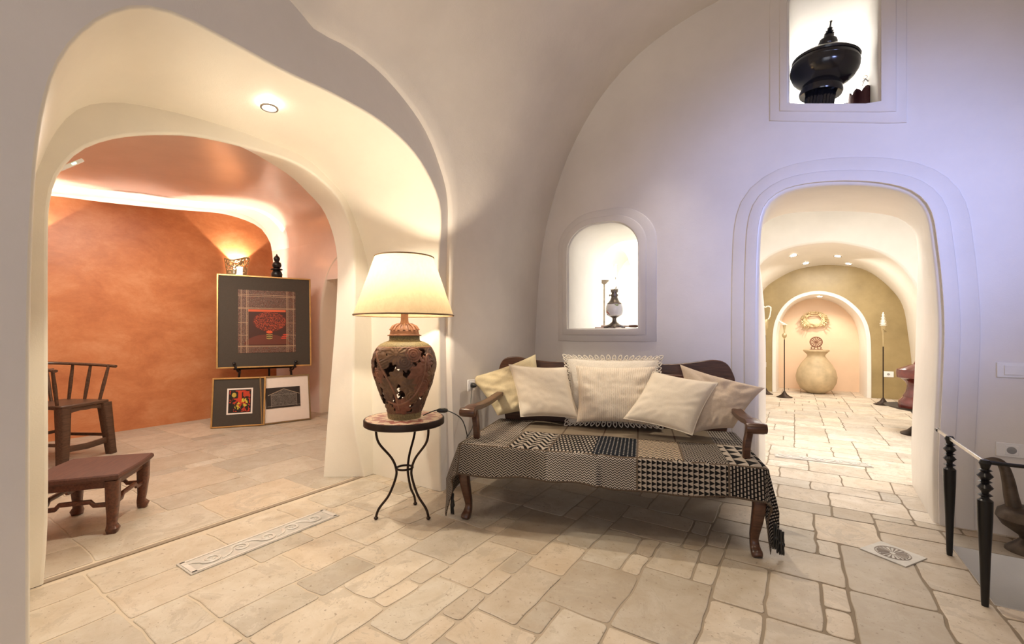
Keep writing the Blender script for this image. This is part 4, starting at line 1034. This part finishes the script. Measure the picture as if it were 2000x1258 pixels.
# ================================================================== CORRIDOR THINGS
def at_floor(px, py): p_ = onZ(px, py, 0); return (p_[0], p_[1], 0)
def stand(px, label, Y, top, hp, kind):
    d = ray(px, 700); t = Y/d[1]; x = t*d[0]
    kk = t/850; zf = lambda py: CAM_H+(650-py)*kk
    o = thing('candle_stand', label, 'candle stand', (x, Y, 0), 0, 'slim floor stands before the olive wall')
    mb = MB(); mb.lathe([(0, 0), (.125, 0), (.125, .008), (.09, .022), (.045, .055), (.018, .10), (.008, .12), (0, .12)], 28); mb.build('base', M['iron'], o)
    mb = MB(); mb.tube([(0, 0, .10), (0, 0, zf(hp))], .008, 8); mb.build('rod', M['iron'], o)
    z0 = zf(hp)
    if kind == 'heart':
        mb = MB(); zc = zf(606); zb2 = zf(626); r = .085
        pts = [(0, 0, zb2), (-.06, 0, zb2+.05), (-r, 0, zc+.0), (-.08, 0, zc+.055), (-.035, 0, zc+.075), (.0, 0, zc+.055), (.035, 0, zc+.075), (.08, 0, zc+.055), (r, 0, zc), (.06, 0, zb2+.05)]
        mb.tube(spline(pts, 5, True), .010, 7, closed=True)
        for k in range(12): mb.ball(tuple(spline(pts, 5, True)[k*4]), .014, 7, 5)
        mb.tube([(0, 0, zb2), (0, 0, zb2-.03)], .010, 6)
        mb.build('shell_heart', M['wax'], o)
        mb = MB(); mb.lathe([(.007, z0), (.012, zf(655)), (.016, zf(645)), (.045, zf(640)), (.05, zf(625)), (.045, zf(624)), (0, zf(626))], 20); mb.build('holder', M['brass'], o)
    else:
        tilt = {'tilt': -.10, 'plain': .0}[kind]
        mb = MB(); zt_b = z0
        if kind == 'tilt': mb.lathe([(.007, z0), (.01, z0+.02), (.035, z0+.05), (.038, z0+.075), (.03, z0+.10), (.010, z0+.115), (.012, z0+.17), (.028, z0+.26), (0, z0+.26)], 20); zc = z0+.26
        else:
            mb.lathe([(.006, z0), (.012, z0+.10), (.010, z0+.20), (.012, z0+.22)], 14)
            mb.lathe([(0, 0), (.05, .004), (.055, .012), (.02, .014), (0, .014)], 20, (.0, 0, z0+.27), rot=Matrix.Rotation(R(55), 3, 'Y')); mb.lathe([(.012, z0+.2), (.025, z0+.28), (.03, z0+.34), (0, z0+.34)], 16); zc = z0+.34
        mb.build('holder', M['brass'], o)
        mb = MB(); H_ = zf(top)-zc
        n = 9
        for k in range(n):
            s = k/(n-1); mb.ball((tilt*s, 0, zc+H_*s*.93), (.036*(1-.75*s), .036*(1-.75*s), H_*.075), 10, 6)
            if k < n-1:
                for q in range(5):
                    a = q*1.257+k*.6; rr_ = .040*(1-.7*s)
                    mb.tube([(tilt*s, 0, zc+H_*s*.93), (tilt*s+rr_*1.25*math.cos(a), rr_*1.25*math.sin(a), zc+H_*(s*.93+.02))], [.008, .003], 5)
        mb.tube([(0, 0, zc-.01), (tilt, 0, zf(top))], [.016, .004], 8)
        mb.build('shell_candle', M['wax'], o)
stand(1495, 'slim stand topped by an open shell heart, leftmost before the olive wall', 9.45, 600, 655, 'heart')
stand(1532, 'slim stand with a tilted white shell spire, left of the big clay jar', 9.15, 624, 663, 'tilt')
stand(1725, 'slim stand with an upright white shell spire, right of the alcove', 9.05, 610, 677, 'plain')
# big clay jar
d = ray(1594, 700); Y = 10.12; t = Y/d[1]; kk = t/850; zf = lambda py: max(0, CAM_H+(650-py)*kk)
jar = thing('clay_jar', 'big pale clay jar with flared neck standing in the corridor alcove', 'jar', (t*d[0], Y, 0))
zs = zf(684)/ (84)
prof_j = [(0, 0), (16, 0), (20, 2), (32, 9), (39, 21), (41, 32), (38, 45), (31, 57), (22, 67), (18, 72), (18, 75), (23, 80), (26, 82), (26, 84.5), (24, 85), (16, 76), (14, 70), (0, 68)]
mb = MB(); mb.lathe([(r*kk*.82, h*zs) for r, h in prof_j], 48); mb.build('body', M['clay'], jar)
ro = thing('terracotta_ornament', 'pierced terracotta rosette ornament standing on the big clay jar', 'ornament', (t*d[0]-.0, Y-.0, 85*zs))
mb = MB(); RR = .095; zc = .145
mb.tube([(RR*math.cos(i*math.pi/16), 0, zc+RR*math.sin(i*math.pi/16)) for i in range(32)], .010, 6, closed=True)
for i in range(14): a = 2*math.pi*i/14; mb.tube([(.02*math.cos(a), 0, zc+.02*math.sin(a)), (RR*.92*math.cos(a), 0, zc+RR*.92*math.sin(a))], [.004, .011], 6)
mb.ball((0, 0, zc), (.025, .012, .025)); mb.build('rosette', M['terracotta'], ro)
mb = MB()
for s in (-1, 1): mb.tube([(s*.05+.028*math.cos(i*math.pi/8), 0, .034+.026*math.sin(i*math.pi/8)) for i in range(16)], .008, 6, closed=True)
mb.box((0, 0, .006), (.20, .06, .012)); mb.build('scroll_foot', M['terracotta'], ro)
# wreath on the alcove wall
p = onY(1590, 624, 10.66); wr = thing('twig_wreath', 'twisted gold-brown twig wreath hanging on the peach alcove wall', 'wreath', (p[0], 10.64, p[2]))
mb = MB(); rnd = random.Random(3)
for k in range(16):
    ph = rnd.uniform(0, 6.28); ra, rb = rnd.uniform(.13, .20), rnd.uniform(.09, .15); cx, cz = rnd.uniform(-.03, .03), rnd.uniform(-.02, .02)
    mb.tube([(cx+ra*math.cos(i*math.pi/10+ph)+.01*math.sin(i*3+k), -.02-.025*math.sin(i*1.1+k), cz+rb*math.sin(i*math.pi/10+ph)) for i in range(20)], .007, 5, closed=True)
mb.build('twigs', M['straw'], wr)
mb = MB()
for k in range(22):
    a = rnd.uniform(0, 6.28); x, z = .16*math.cos(a), .12*math.sin(a); q = rnd.uniform(-.5, .5)
    mb.tube([(x, -.04, z), (x+.05*math.cos(a+q), -.07, z+.05*math.sin(a+q)-.02), (x+.09*math.cos(a+q), -.06, z+.08*math.sin(a+q)-.05)], [.004, .013, .002], 6, asp=.4)
mb.build('leaves', M['brass'], wr)
# red lacquer vessel on a black tray stand
Y = 6.6; d = ray(1797, 700); t = Y/d[1]; kk = t/850; zf = lambda py: CAM_H+(650-py)*kk
ts = thing('tray_stand', 'dark round tray stand on a flared foot behind the right doorway jamb', 'stand', (t*d[0], Y, 0))
mb = MB(); zt2 = zf(795); mb.lathe([(0, zt2-.03), (.10, zt2-.05), (.22, zt2-.03), (.30, zt2-.005), (.315, zt2+.008), (.30, zt2+.006), (.22, zt2-.018), (0, zt2-.018)], 44); mb.build('tray', M['iron'], ts)
mb = MB(); mb.lathe([(0, 0), (.17, 0), (.17, .012), (.11, .045), (.07, .09), (.055, zt2-.10), (.09, zt2-.04), (0, zt2-.04)], 32); mb.build('foot', M['iron'], ts)
rv = thing('lacquer_vessel', 'glossy dark red lacquer vessel with waisted body on the tray stand', 'vessel', (t*d[0], Y, zt2-.018))
z0 = zt2-.018; L = lambda py: zf(py)-z0
mb = MB(); mb.lathe([(.86*a, b) for a, b in [(0, 0), (.215, .0), (.22, .02), (.215, L(785)), (.17, L(776)), (.172, L(774)), (.15, L(768)), (.135, L(760)), (.13, L(752)), (.15, L(746)), (.19, L(741)), (.20, L(740))]], 44); mb.build('body', M['redlac'], rv)
mb = MB(); mb.lathe([(.86*a, b) for a, b in [(.20, L(740)), (.235, L(738)), (.24, L(728)), (.235, L(722)), (.12, L(714)), (.07, L(712)), (.03, L(700)), (0, L(699))]], 44); mb.build('lid', M['redlac'], rv)

# ================================================================== RAILING AND EWER
rl = thing('stair_railing', 'low black railing with turned posts guarding the floor opening at right', 'railing')
RH = .605
pf = [(.011, 0), (.0125, .02), (.017, .20), (.0235, .36), (.025, .445), (.020, .450), (.014, .455), (.012, .460), (.024, .468), (.012, .476), (.012, .482), (.026, .500), (.012, .518), (.022, .524), (.012, .530), (.026, .548), (.013, .566), (.022, .572), (.013, .578), (.016, .590), (.020, .602), (.014, .615), (0, .618)]
for x, y in ((.672, 3.12), (.672, 2.62), (2.3, 2.62)):
    mb = MB(); mb.lathe(pf, 24); mb.build('post', M['blackiron'], rl, loc=(x, y, 0))
mb = MB(); mb.box((.672, 2.98, RH), (.010, .74, .016)); mb.build('top_bar', M['steel'], rl, bevel=.002, label='flat steel bar')
mb = MB(); mb.tube([(.672, 2.62, RH), (2.3, 2.62, RH)], .008, 8); mb.tube([(.672, 3.33, RH), (.672, 3.36, RH)], .010, 8); mb.build('rail', M['blackiron'], rl)
d = ray(2008, 1000); ey = 3.38; t = ey/d[1]
ew = thing('bronze_ewer', 'dark bronze ewer with a long curved neck on the floor ledge at the right edge', 'ewer', (t*d[0], ey, 0))
mb = MB(); mb.lathe([(0, 0), (.085, 0), (.083, .012), (.050, .045), (.030, .07), (.034, .085), (.095, .13), (.118, .17), (.110, .205), (.085, .225), (.04, .235), (0, .236)], 36); mb.build('body', M['bronze'], ew)
mb = MB(); pts = spline([(-.045, 0, .20), (-.060, 0, .28), (-.072, 0, .37), (-.090, 0, .44), (-.120, 0, .463), (-.155, 0, .455), (-.175, 0, .440)], 6)
mb.tube(pts, [.034-.026*k/len(pts) for k in range(len(pts))], 12); mb.build('spout', M['bronze'], ew)

# ================================================================== DOWNLIGHTS
def downlight(label, loc, nrm, r, grp=None):
    t = thing('recessed_spotlight', label, 'spotlight', loc, 0, grp); t.rotation_euler = Vector(nrm).to_track_quat('Z', 'Y').to_euler()
    mb = MB(); mb.lathe([(r*.72, .002), (r*.78, -.004), (r, -.003), (r*1.02, .003)], 28); mb.build('trim_ring', M['steel'], t)
    mb = MB(); mb.lathe([(0, .0005), (r*.72, .0015)], 24); mb.build('lens', M['bulb'], t)
downlight('round recessed spotlight in the soffit of the large left arch', (-2.46, 1.30, 2.405), (-.06, 0, 1), .045)
for (px, py), lab in (((1550, 499), 'nearer left spotlight in the corridor vault'), ((1636, 500), 'nearer right spotlight in the corridor vault'), ((1574, 514), 'farther left spotlight in the corridor vault'), ((1657, 515), 'farther right spotlight in the corridor vault')):
    dr = ray(px, py); tq = 7.9/dr[1]
    def vz(x, y):
        f_ = (y-7.8)/2.12; best_ = 0
        o_ = [(a[0]+(b[0]-a[0])*f_, a[1]+(b[1]-a[1])*f_) for a, b in zip(A3, A4)]
        for a, b in zip(o_, o_[1:]):
            if min(a[0], b[0]) <= x <= max(a[0], b[0]) and abs(b[0]-a[0]) > 1e-6: best_ = max(best_, a[1]+(b[1]-a[1])*(x-a[0])/(b[0]-a[0]))
        return best_
    while tq*dr[1] < 9.85 and CAM_H+tq*dr[2] < vz(tq*dr[0], tq*dr[1]): tq += .004
    qx, qy = tq*dr[0], tq*dr[1]; sl = (vz(qx+.05, qy)-vz(qx-.05, qy))/.1
    downlight(lab, (qx, qy, CAM_H+tq*dr[2]-.008), (-sl, .03, 1), .06, 'corridor vault spotlights')
p = onY(1601, 587, 10.3); downlight('small spotlight in the top of the peach alcove', (p[0], 10.2, 1.835), (0, -.1, 1), .05)
# emergency sign at the inner arch
t = thing('exit_light', 'small clear wall fitting glowing green at the upper left of the inner arch', 'light fitting', onX(139, 322, -3.12), R(0))
t.rotation_euler = (R(42), 0, 0)
mb = MB(); mb.box((0, 0, 0), (.03, .115, .018)); mb.build('housing', M['plastic'], t, bevel=.004)
mb = MB(); mb.box((.016, .01, 0), (.002, .02, .008)); mb.build('indicator', M['green'], t)

# ================================================================== GALLERY: SCONCES, EASEL, PICTURES, CHAIRS
def sconce(loc, label):
    o = thing('wall_sconce', label, 'wall lamp', loc, 0, 'perforated sconces on the orange wall')
    mb = MB(); rows, colsN = 26, 44; r0 = .17; rnd = random.Random(5)
    def P_(i, j):
        a = R(-80+160*i/colsN); f = j/rows; r = r0*(.74+.26*f); z = -.14+.28*f+.03*math.sin(a*2.2)*f
        return (r*math.cos(a)*.75, r*math.sin(a), z)
    for j in range(rows+1):
        for i in range(colsN+1): mb.v.append(P_(i, j))
    for j in range(rows):
        for i in range(colsN):
            if 1 < j < rows-2 and 1 < i < colsN-2 and rnd.random() < (.36 if j > rows*.45 else .12): continue
            q = j*(colsN+1)+i; mb.f.append((q, q+1, q+colsN+2, q+colsN+1)); mb.m.append(0)
    s = mb.build('perforated_shade', M['brass'], o, recalc=False); m_ = s.modifiers.new('t', 'SOLIDIFY'); m_.thickness = .003
    mb = MB(); mb.lathe([(.052, -.12), (.058, 0), (.060, .02)], 20, (.062, 0, 0)); mb.build('diffuser', M['opal'], o)
    mb = MB(); mb.box((.012, 0, 0), (.024, .08, .12)); mb.build('wall_plate', M['brass'], o)
    light('sconce_light', 'SPOT', (loc[0]+.07, loc[1], loc[2]+.04), 48, (1, .86, .66), .015, (loc[0]-.03, loc[1], loc[2]+1), 96, .12)
    light('sconce_light_low', 'POINT', (loc[0]+.085, loc[1], loc[2]-.03), 4, (1, .84, .62), .02)
p = onX(468, 524, -6.5); sconce((-6.598, p[1], p[2]), 'glowing perforated brass sconce above the dark painting')
sconce((-6.598, .93, 2.0), 'perforated brass sconce on the orange wall behind the left jamb')
# easel
E0 = Vector((-6.155, 2.62, 0)); E1 = Vector((-5.70, 3.55, 0)); Ed = (E1-E0).normalized(); EA = math.atan2(Ed.y, Ed.x); mid_ = (E0+E1)/2
# local: x along picture, -y toward viewer
ez = thing('display_easel', 'black wooden easel with a stacked-ball finial carrying the large painting', 'easel', mid_, EA)
mb = MB()
for s in (-1, 1):
    mb = MB(); mb.tube([(s*.36, -.07, .0), (s*.29, -.06, .70), (s*.24, -.03, 1.0)], .014, 8); mb.build('leg', M['blackiron'], ez)
    mb = MB(); mb.tube([(s*.35, -.18, .755), (s*.33, -.19, .70), (s*.31, -.15, .66), (s*.29, -.06, .64)], .014, 7); mb.ball((s*.35, -.185, .76), .020, 8, 6); mb.build('picture_peg', M['blackiron'], ez)
mb = MB(); mb.tube([(.06, .42, .0), (.04, .14, 1.0), (.03, -.02, 1.80)], .013, 8); mb.build('leg', M['blackiron'], ez)
mb = MB(); mb.tube([(-.36, -.10, .69), (.36, -.10, .69)], .013, 8); mb.tube([(-.15, .0, .95), (.06, .12, .95)], .008, 6); mb.build('crossbar', M['blackiron'], ez)
mb = MB(); mb.lathe([(0.029, 1.80), (0.065, 1.84), (0.070, 1.88), (0.058, 1.915), (0.043, 1.93), (0.075, 1.94), (0.072, 1.95), (0.038, 1.962), (0.055, 1.985), (0.058, 2.01), (0.049, 2.035), (0.026, 2.05), (0.035, 2.07), (0.041, 2.09), (0.032, 2.115), (0.014, 2.13), (0.007, 2.15), (0.000, 2.155)], 24, (.13, .0, .06)); mb.build('finial', M['blackiron'], ez)

def art_big():
    g = NG('carved_print_red_black', .5, .3); u, v = g.uv()
    n1 = g.noise(11, 5, uv=True, rough=.6, dist=2.5); n2 = g.noise(30, 3, uv=True, dist=1.5)
    c = g.ramp((n1*14).fr(), [(.0, (.030, .018, .012)), (.45, (.085, .035, .022)), (.62, (.20, .085, .05)), (.75, (.52, .38, .29)), (.85, (.05, .03, .02))])
    c = g.mix(n2.gt(.58)*.5, c, (.16, .035, .02))
    def rect(a, b, c0, d0): return u.gt(a)*u.lt(b)*v.gt(c0)*v.lt(d0)
    def ell(cx, cy, a, b): return (((u-cx)/a)*((u-cx)/a)+((v-cy)/b)*((v-cy)/b)).lt(1)
    c = g.mix(rect(.17, .84, .10, .70), c, (.06, .022, .014))
    c = g.mix(ell(.5, .12, .40, .17)*v.gt(.13), c, (.13, .035, .02))
    dots = g.voro(85, uv=True).lt(.40)
    c = g.mix(ell(.54, .50, .30, .17), c, (.08, .02, .012)); c = g.mix(ell(.54, .50, .28, .155)*dots, c, (.55, .085, .03))
    c = g.mix(rect(.17, .82, .655, .69), c, (.62, .11, .04))
    for k in range(4): c = g.mix(ell(.53, .235+.03*k, .055, .018), c, (.45, .33, .10) if k < 3 else (.60, .08, .03)); c = g.mix(ell(.53, .243+.03*k, .052, .013)*(1 if k < 3 else 0), c, (.05, .02, .012))
    c = g.mix(ell(.53, .33, .055, .022), c, (.66, .10, .03))
    for k in range(3): c = g.mix(ell(.78+.02*k, .23+.03*k, .055, .011), c, (.55, .06, .03))
    for a in (.05, .14, .165, .835, .86, .96): c = g.mix((u-a).ab().lt(.004), c, (.38, .25, .15))
    for b in (.10, .11, .28, .48, .70, .715, .90, .925): c = g.mix((v-b).ab().lt(.0035)*(u.lt(.17).mx(u.gt(.83)).mx(v.gt(.69)).mx(v.lt(.12))), c, (.38, .25, .15))
    g.col(c); return g.mat
def art_small():
    g = NG('print_red_yellow_black', .5, .3); u, v = g.uv()
    n1 = g.noise(5, 2, uv=True, dist=1.2)
    c = g.mix(n1.gt(.53), (.020, .015, .012), (.50, .045, .02))
    def rect(a, b, c0, d0): return u.gt(a)*u.lt(b)*v.gt(c0)*v.lt(d0)
    def ell(cx, cy, a, b): return (((u-cx)/a)*((u-cx)/a)+((v-cy)/b)*((v-cy)/b)).lt(1)
    c = g.mix(rect(.08, .40, .62, .92), c, (.02, .015, .012)); c = g.mix(ell(.24, .77, .10, .10), c, (.50, .36, .06)); c = g.mix(rect(.42, .58, .35, .95), c, (.55, .06, .02))
    c = g.mix(ell(.72, .46, .16, .20)*g.noise(9, 2, uv=True).gt(.48), c, (.62, .50, .06)); c = g.mix(ell(.40, .30, .14, .16)*g.noise(8, 2, uv=True).gt(.5), c, (.60, .45, .05))
    c = g.mix(rect(.64, .92, .70, .92)*n1.lt(.55), c, (.45, .05, .02))
    e = (u.lt(.04)).mx(u.gt(.96)).mx(v.lt(.035)).mx(v.gt(.965)); c = g.mix(e, c, (.02, .015, .012)); g.col(c); return g.mat
def art_house():
    g = NG('print_house_lines', .5, .3); u, v = g.uv()
    ua = (u-.52).ab(); roofl = ((v-(ua*-.62+.92)).ab()).lt(.014)*ua.lt(.46)
    inside = v.lt(ua*-.62+.90)*ua.lt(.36)*v.gt(.10)
    n1 = g.noise(7, 4, uv=True, dist=2.2)
    c = g.mix(inside*((n1*12).fr().gt(.72)), (.035, .028, .024), (.34, .30, .26)); c = g.mix(roofl, c, (.42, .34, .24))
    c = g.mix(((ua-.37).ab().lt(.006)*v.lt(.68)*v.gt(.06)).mx((v-.10).ab().lt(.008)*ua.lt(.48)).mx((v-.64).ab().lt(.007)*ua.lt(.36)), c, (.30, .26, .22)); g.col(c); return g.mat
def picture(name, label, w_, h_, art, aw, ah, ax, az, frm, matb, loc, rz, tilt, line=None, parent=None, fw=.018):
    o = thing(name, label, 'picture', loc, 0, None); o.rotation_euler = (Matrix.Rotation(rz, 4, 'Z') @ Matrix.Rotation(-tilt, 4, 'X')).to_euler()
    mb = MB(); mb.box((-w_/2+fw/2, 0, h_/2), (fw, .03, h_)); mb.box((w_/2-fw/2, 0, h_/2), (fw, .03, h_)); mb.box((0, 0, fw/2), (w_-2*fw, .03, fw)); mb.box((0, 0, h_-fw/2), (w_-2*fw, .03, fw)); mb.build('frame', frm, o, bevel=.002)
    mb = MB(); mb.box((0, .002, h_/2), (w_-2*fw, .012, h_-2*fw)); mb.build('mat_board', matb, o)
    if line:
        mb = MB(); mb.box((ax, -.0045, az+ah/2), (aw+.035, .003, ah+.035)); mb.build('mount_line', line, o)
    mb = MB(); x0, x1, z0, z1 = ax-aw/2, ax+aw/2, az, az+ah
    mb.add([(x0, -.0075, z0), (x1, -.0075, z0), (x1, -.0075, z1), (x0, -.0075, z1), (x0, -.004, z0), (x1, -.004, z0), (x1, -.004, z1), (x0, -.004, z1)], [(0, 1, 2, 3), (0, 4, 5, 1), (1, 5, 6, 2), (2, 6, 7, 3), (3, 7, 4, 0)])
    mb.uv = [(0, 0), (1, 0), (1, 1), (0, 1)]*2; mb.build('artwork', art, o, recalc=False, smooth=False)
    return o
PW, PH = 1.08, 1.20
c_ = mid_-Ed*.0; nrmv = Vector((Ed.y, -Ed.x, 0))
picture('framed_painting', 'large dark painting of a red and black carved interior on the easel', PW, PH, art_big(), .66, .82, .02, .19, M['gold'], M['mat_dark'], (c_+nrmv*.155+Vector((0, 0, .70))), EA, R(5))
a, b = Vector(at_floor(411, 838)), Vector(at_floor(517, 831)); dd = (b-a).normalized()
picture('framed_print', 'smaller framed red, yellow and black print leaning below the easel', (b-a).length, .60, art_small(), .24, .28, .01, .17, M['gold'], M['mat_dark'], tuple((a+b)/2+Vector((0, 0, .004))), math.atan2(dd.y, dd.x), R(9), line=M['mat_white'])
a, b = Vector(at_floor(512, 832)), Vector(at_floor(610, 820)); dd = (b-a).normalized()
sh_ = Vector((-.03, .0, 0))
picture('framed_print', 'white-matted black print of a house outline leaning right of the red print', (b-a).length, .60, art_house(), .40, .26, -.03, .19, M['golddark'], M['mat_white'], tuple((a+b)/2+sh_+Vector((0, 0, .004))), math.atan2(dd.y, dd.x), R(9))

# low stool in front
A_, B_, C_2 = Vector((-3.29, .85, 0)), Vector((-3.61, 1.085, 0)), Vector((-3.81, .81, 0)); D_ = A_+(C_2-B_); cen = (A_+C_2)/2
xd = (B_-A_).normalized(); ang_ = math.atan2(xd.y, xd.x); LX, LY = (B_-A_).length, (C_2-B_).length
stl = thing('low_stool', 'low dark reddish wooden stool with hoofed feet in the front of the gallery', 'stool', cen, ang_)
# local x: A->B, local y: D->A reversed
hx, hy_ = LX/2, LY/2
mb = MB(); k_ = []
for z, o_ in ((.305, -.006), (.312, .018), (.322, .024), (.338, .022), (.345, .014)):
    q = []
    for sx, sy in ((-1, -1), (1, -1), (1, 1), (-1, 1)): q.append((sx*(hx+o_+.02), sy*(hy_+o_+.02)))
    ring = []
    for i in range(4):
        a0, b0 = q[i], q[(i+1) % 4]
        for s in range(10):
            t_ = s/10; bow = .012*math.sin(math.pi*t_)
            nx_, ny_ = (b0[1]-a0[1]), -(b0[0]-a0[0]); l_ = math.hypot(nx_, ny_)
            ring.append((a0[0]+(b0[0]-a0[0])*t_+nx_/l_*bow, a0[1]+(b0[1]-a0[1])*t_+ny_/l_*bow, z))
    k_.append(ring)
mb.loft(k_, True, 0, True, True); mb.build('seat', M['seatwood'], stl, ang=30)
mb = MB()
for s in (-1, 1):
    mb.box((0, s*(hy_-.002), .285), (LX, .018, .045)); mb.box((s*(hx-.002), 0, .285), (.018, LY, .045))
mb.build('apron', M['wood'], stl, bevel=.003)
for sx in (-1, 1):
    for sy in (-1, 1):
        P0 = [(sx*hx, sy*hy_, .305), (sx*hx, sy*hy_, .20), (sx*(hx-.004), sy*(hy_-.004), .09), (sx*(hx-.008), sy*(hy_-.008), .05), (sx*hx, sy*hy_, .025), (sx*(hx-.004), sy*(hy_-.004), 0)]
        mb = MB(); mb.sqtube(P0, [(.030, .030), (.028, .028), (.021, .021), (.020, .020), (.028, .028), (.022, .022)], up=(1, 0, 0)); mb.build('leg', M['wood'], stl, ang=50)
for s in (-1, 1):
    mb = MB(); mb.sqtube([(-hx, s*hy_, .165), (-hx*.5, s*hy_, .168), (-hx*.4, s*hy_, .190), (hx*.4, s*hy_, .190), (hx*.5, s*hy_, .168), (hx, s*hy_, .165)], (.012, .009)); mb.build('stretcher', M['wood'], stl, ang=40)
    mb = MB(); mb.sqtube([(s*hx, -hy_, .165), (s*hx, -hy_*.5, .168), (s*hx, -hy_*.4, .190), (s*hx, hy_*.4, .190), (s*hx, hy_*.5, .168), (s*hx, hy_, .165)], (.012, .009)); mb.build('stretcher', M['wood'], stl, ang=40)

# armchair behind
A_, B_ = Vector((-5.27, 1.03, 0)), Vector((-5.48, 1.396, 0)); xd = (B_-A_).normalized(); ang_ = math.atan2(xd.y, xd.x); W_ = (B_-A_).length
ydir = Vector((-xd.y, xd.x, 0))      # local +y
bk = 1 if ydir.x < 0 else -1          # the rear lies away from the camera
ac = thing('wooden_armchair', 'old brown wooden armchair with spindle arms and splayed legs by the orange wall', 'chair', (A_+B_)/2, ang_)
SH = .50; DP = .44*bk; hw_ = W_/2
mb = MB(); mb.box((0, DP/2+.02*bk, SH), (W_+.0, abs(DP)+.02, .035)); mb.build('seat', M['woodold'], ac, bevel=.010)
mb = MB(); ap = [(-hw_+.03, SH-.02), (hw_-.03, SH-.02), (hw_-.03, SH-.09), (hw_-.09, SH-.055), (.05, SH-.045), (0, SH-.05), (-.05, SH-.045), (-hw_+.09, SH-.055), (-hw_+.03, SH-.09)]
mb.prism(ap, .015*bk, .035*bk); mb.build('apron', M['woodold'], ac, bevel=.003)
mb = MB(); mb.prism(ap, DP-.0, DP+.02*bk); mb.build('apron', M['woodold'], ac, bevel=.003)
for sx in (-1, 1):
    for fr_ in (0, 1):
        y_t, y_b = (.03*bk, -.005*bk) if not fr_ else (DP, DP+.045*bk)
        mb = MB(); mb.sqtube([(sx*(hw_-.03), y_t, SH-.01), (sx*(hw_-.015), (y_t+y_b)/2, SH*.5), (sx*(hw_+.005), y_b, 0)], [(.044, .042), (.040, .036), (.034, .031)], up=(0, 1, 0)); mb.build('leg', M['woodold'], ac, ang=50)
mb = MB(); mb.sqtube([(-hw_, .005*bk, .14), (0, .005*bk, .125), (hw_, .005*bk, .14)], (.026, .014)); mb.build('stretcher', M['woodold'], ac)
mb = MB(); mb.sqtube([(-hw_, DP+.03*bk, .22), (hw_, DP+.03*bk, .22)], (.013, .010)); mb.build('stretcher', M['woodold'], ac)
for s in (-1, 1):
    mb = MB(); mb.sqtube([(s*hw_, .005*bk, .18), (s*hw_, DP+.03*bk, .18)], (.013, .010)); mb.build('stretcher', M['woodold'], ac)
AH = .845
rail = spline([(-hw_-.055, .0, AH-.02), (-hw_-.03, DP*.35, AH-.005), (-hw_-.01, DP*.75, AH+.005), (-hw_*.6, DP+.05*bk, AH+.02), (0, DP+.085*bk, AH+.025), (hw_*.6, DP+.05*bk, AH+.02), (hw_+.01, DP*.75, AH+.005), (hw_+.03, DP*.35, AH-.005), (hw_+.055, .0, AH-.02)], 6)
mb = MB(); mb.tube(rail, .014, 8, asp=1.5); mb.build('arm_rail', M['woodold'], ac)
for x, y, x2, y2 in ((-hw_+.03, .08, -hw_-.035, .05), (-hw_+.02, .24, -hw_-.02, .22), (-hw_+.02, .40, -hw_+.0, .38), (hw_-.03, .08, hw_+.035, .05), (hw_-.02, .24, hw_+.02, .22), (hw_-.02, .40, hw_, .38), (-.07, .43, -.08, .50), (.07, .43, .08, .50)):
    mb = MB(); mb.tube([(x, y*bk, SH), ((x+x2)/2, (y+y2)/2*bk, (SH+AH)/2), (x2, y2*bk, AH)], [.012, .015, .011], 8); mb.build('spindle', M['woodold'], ac)
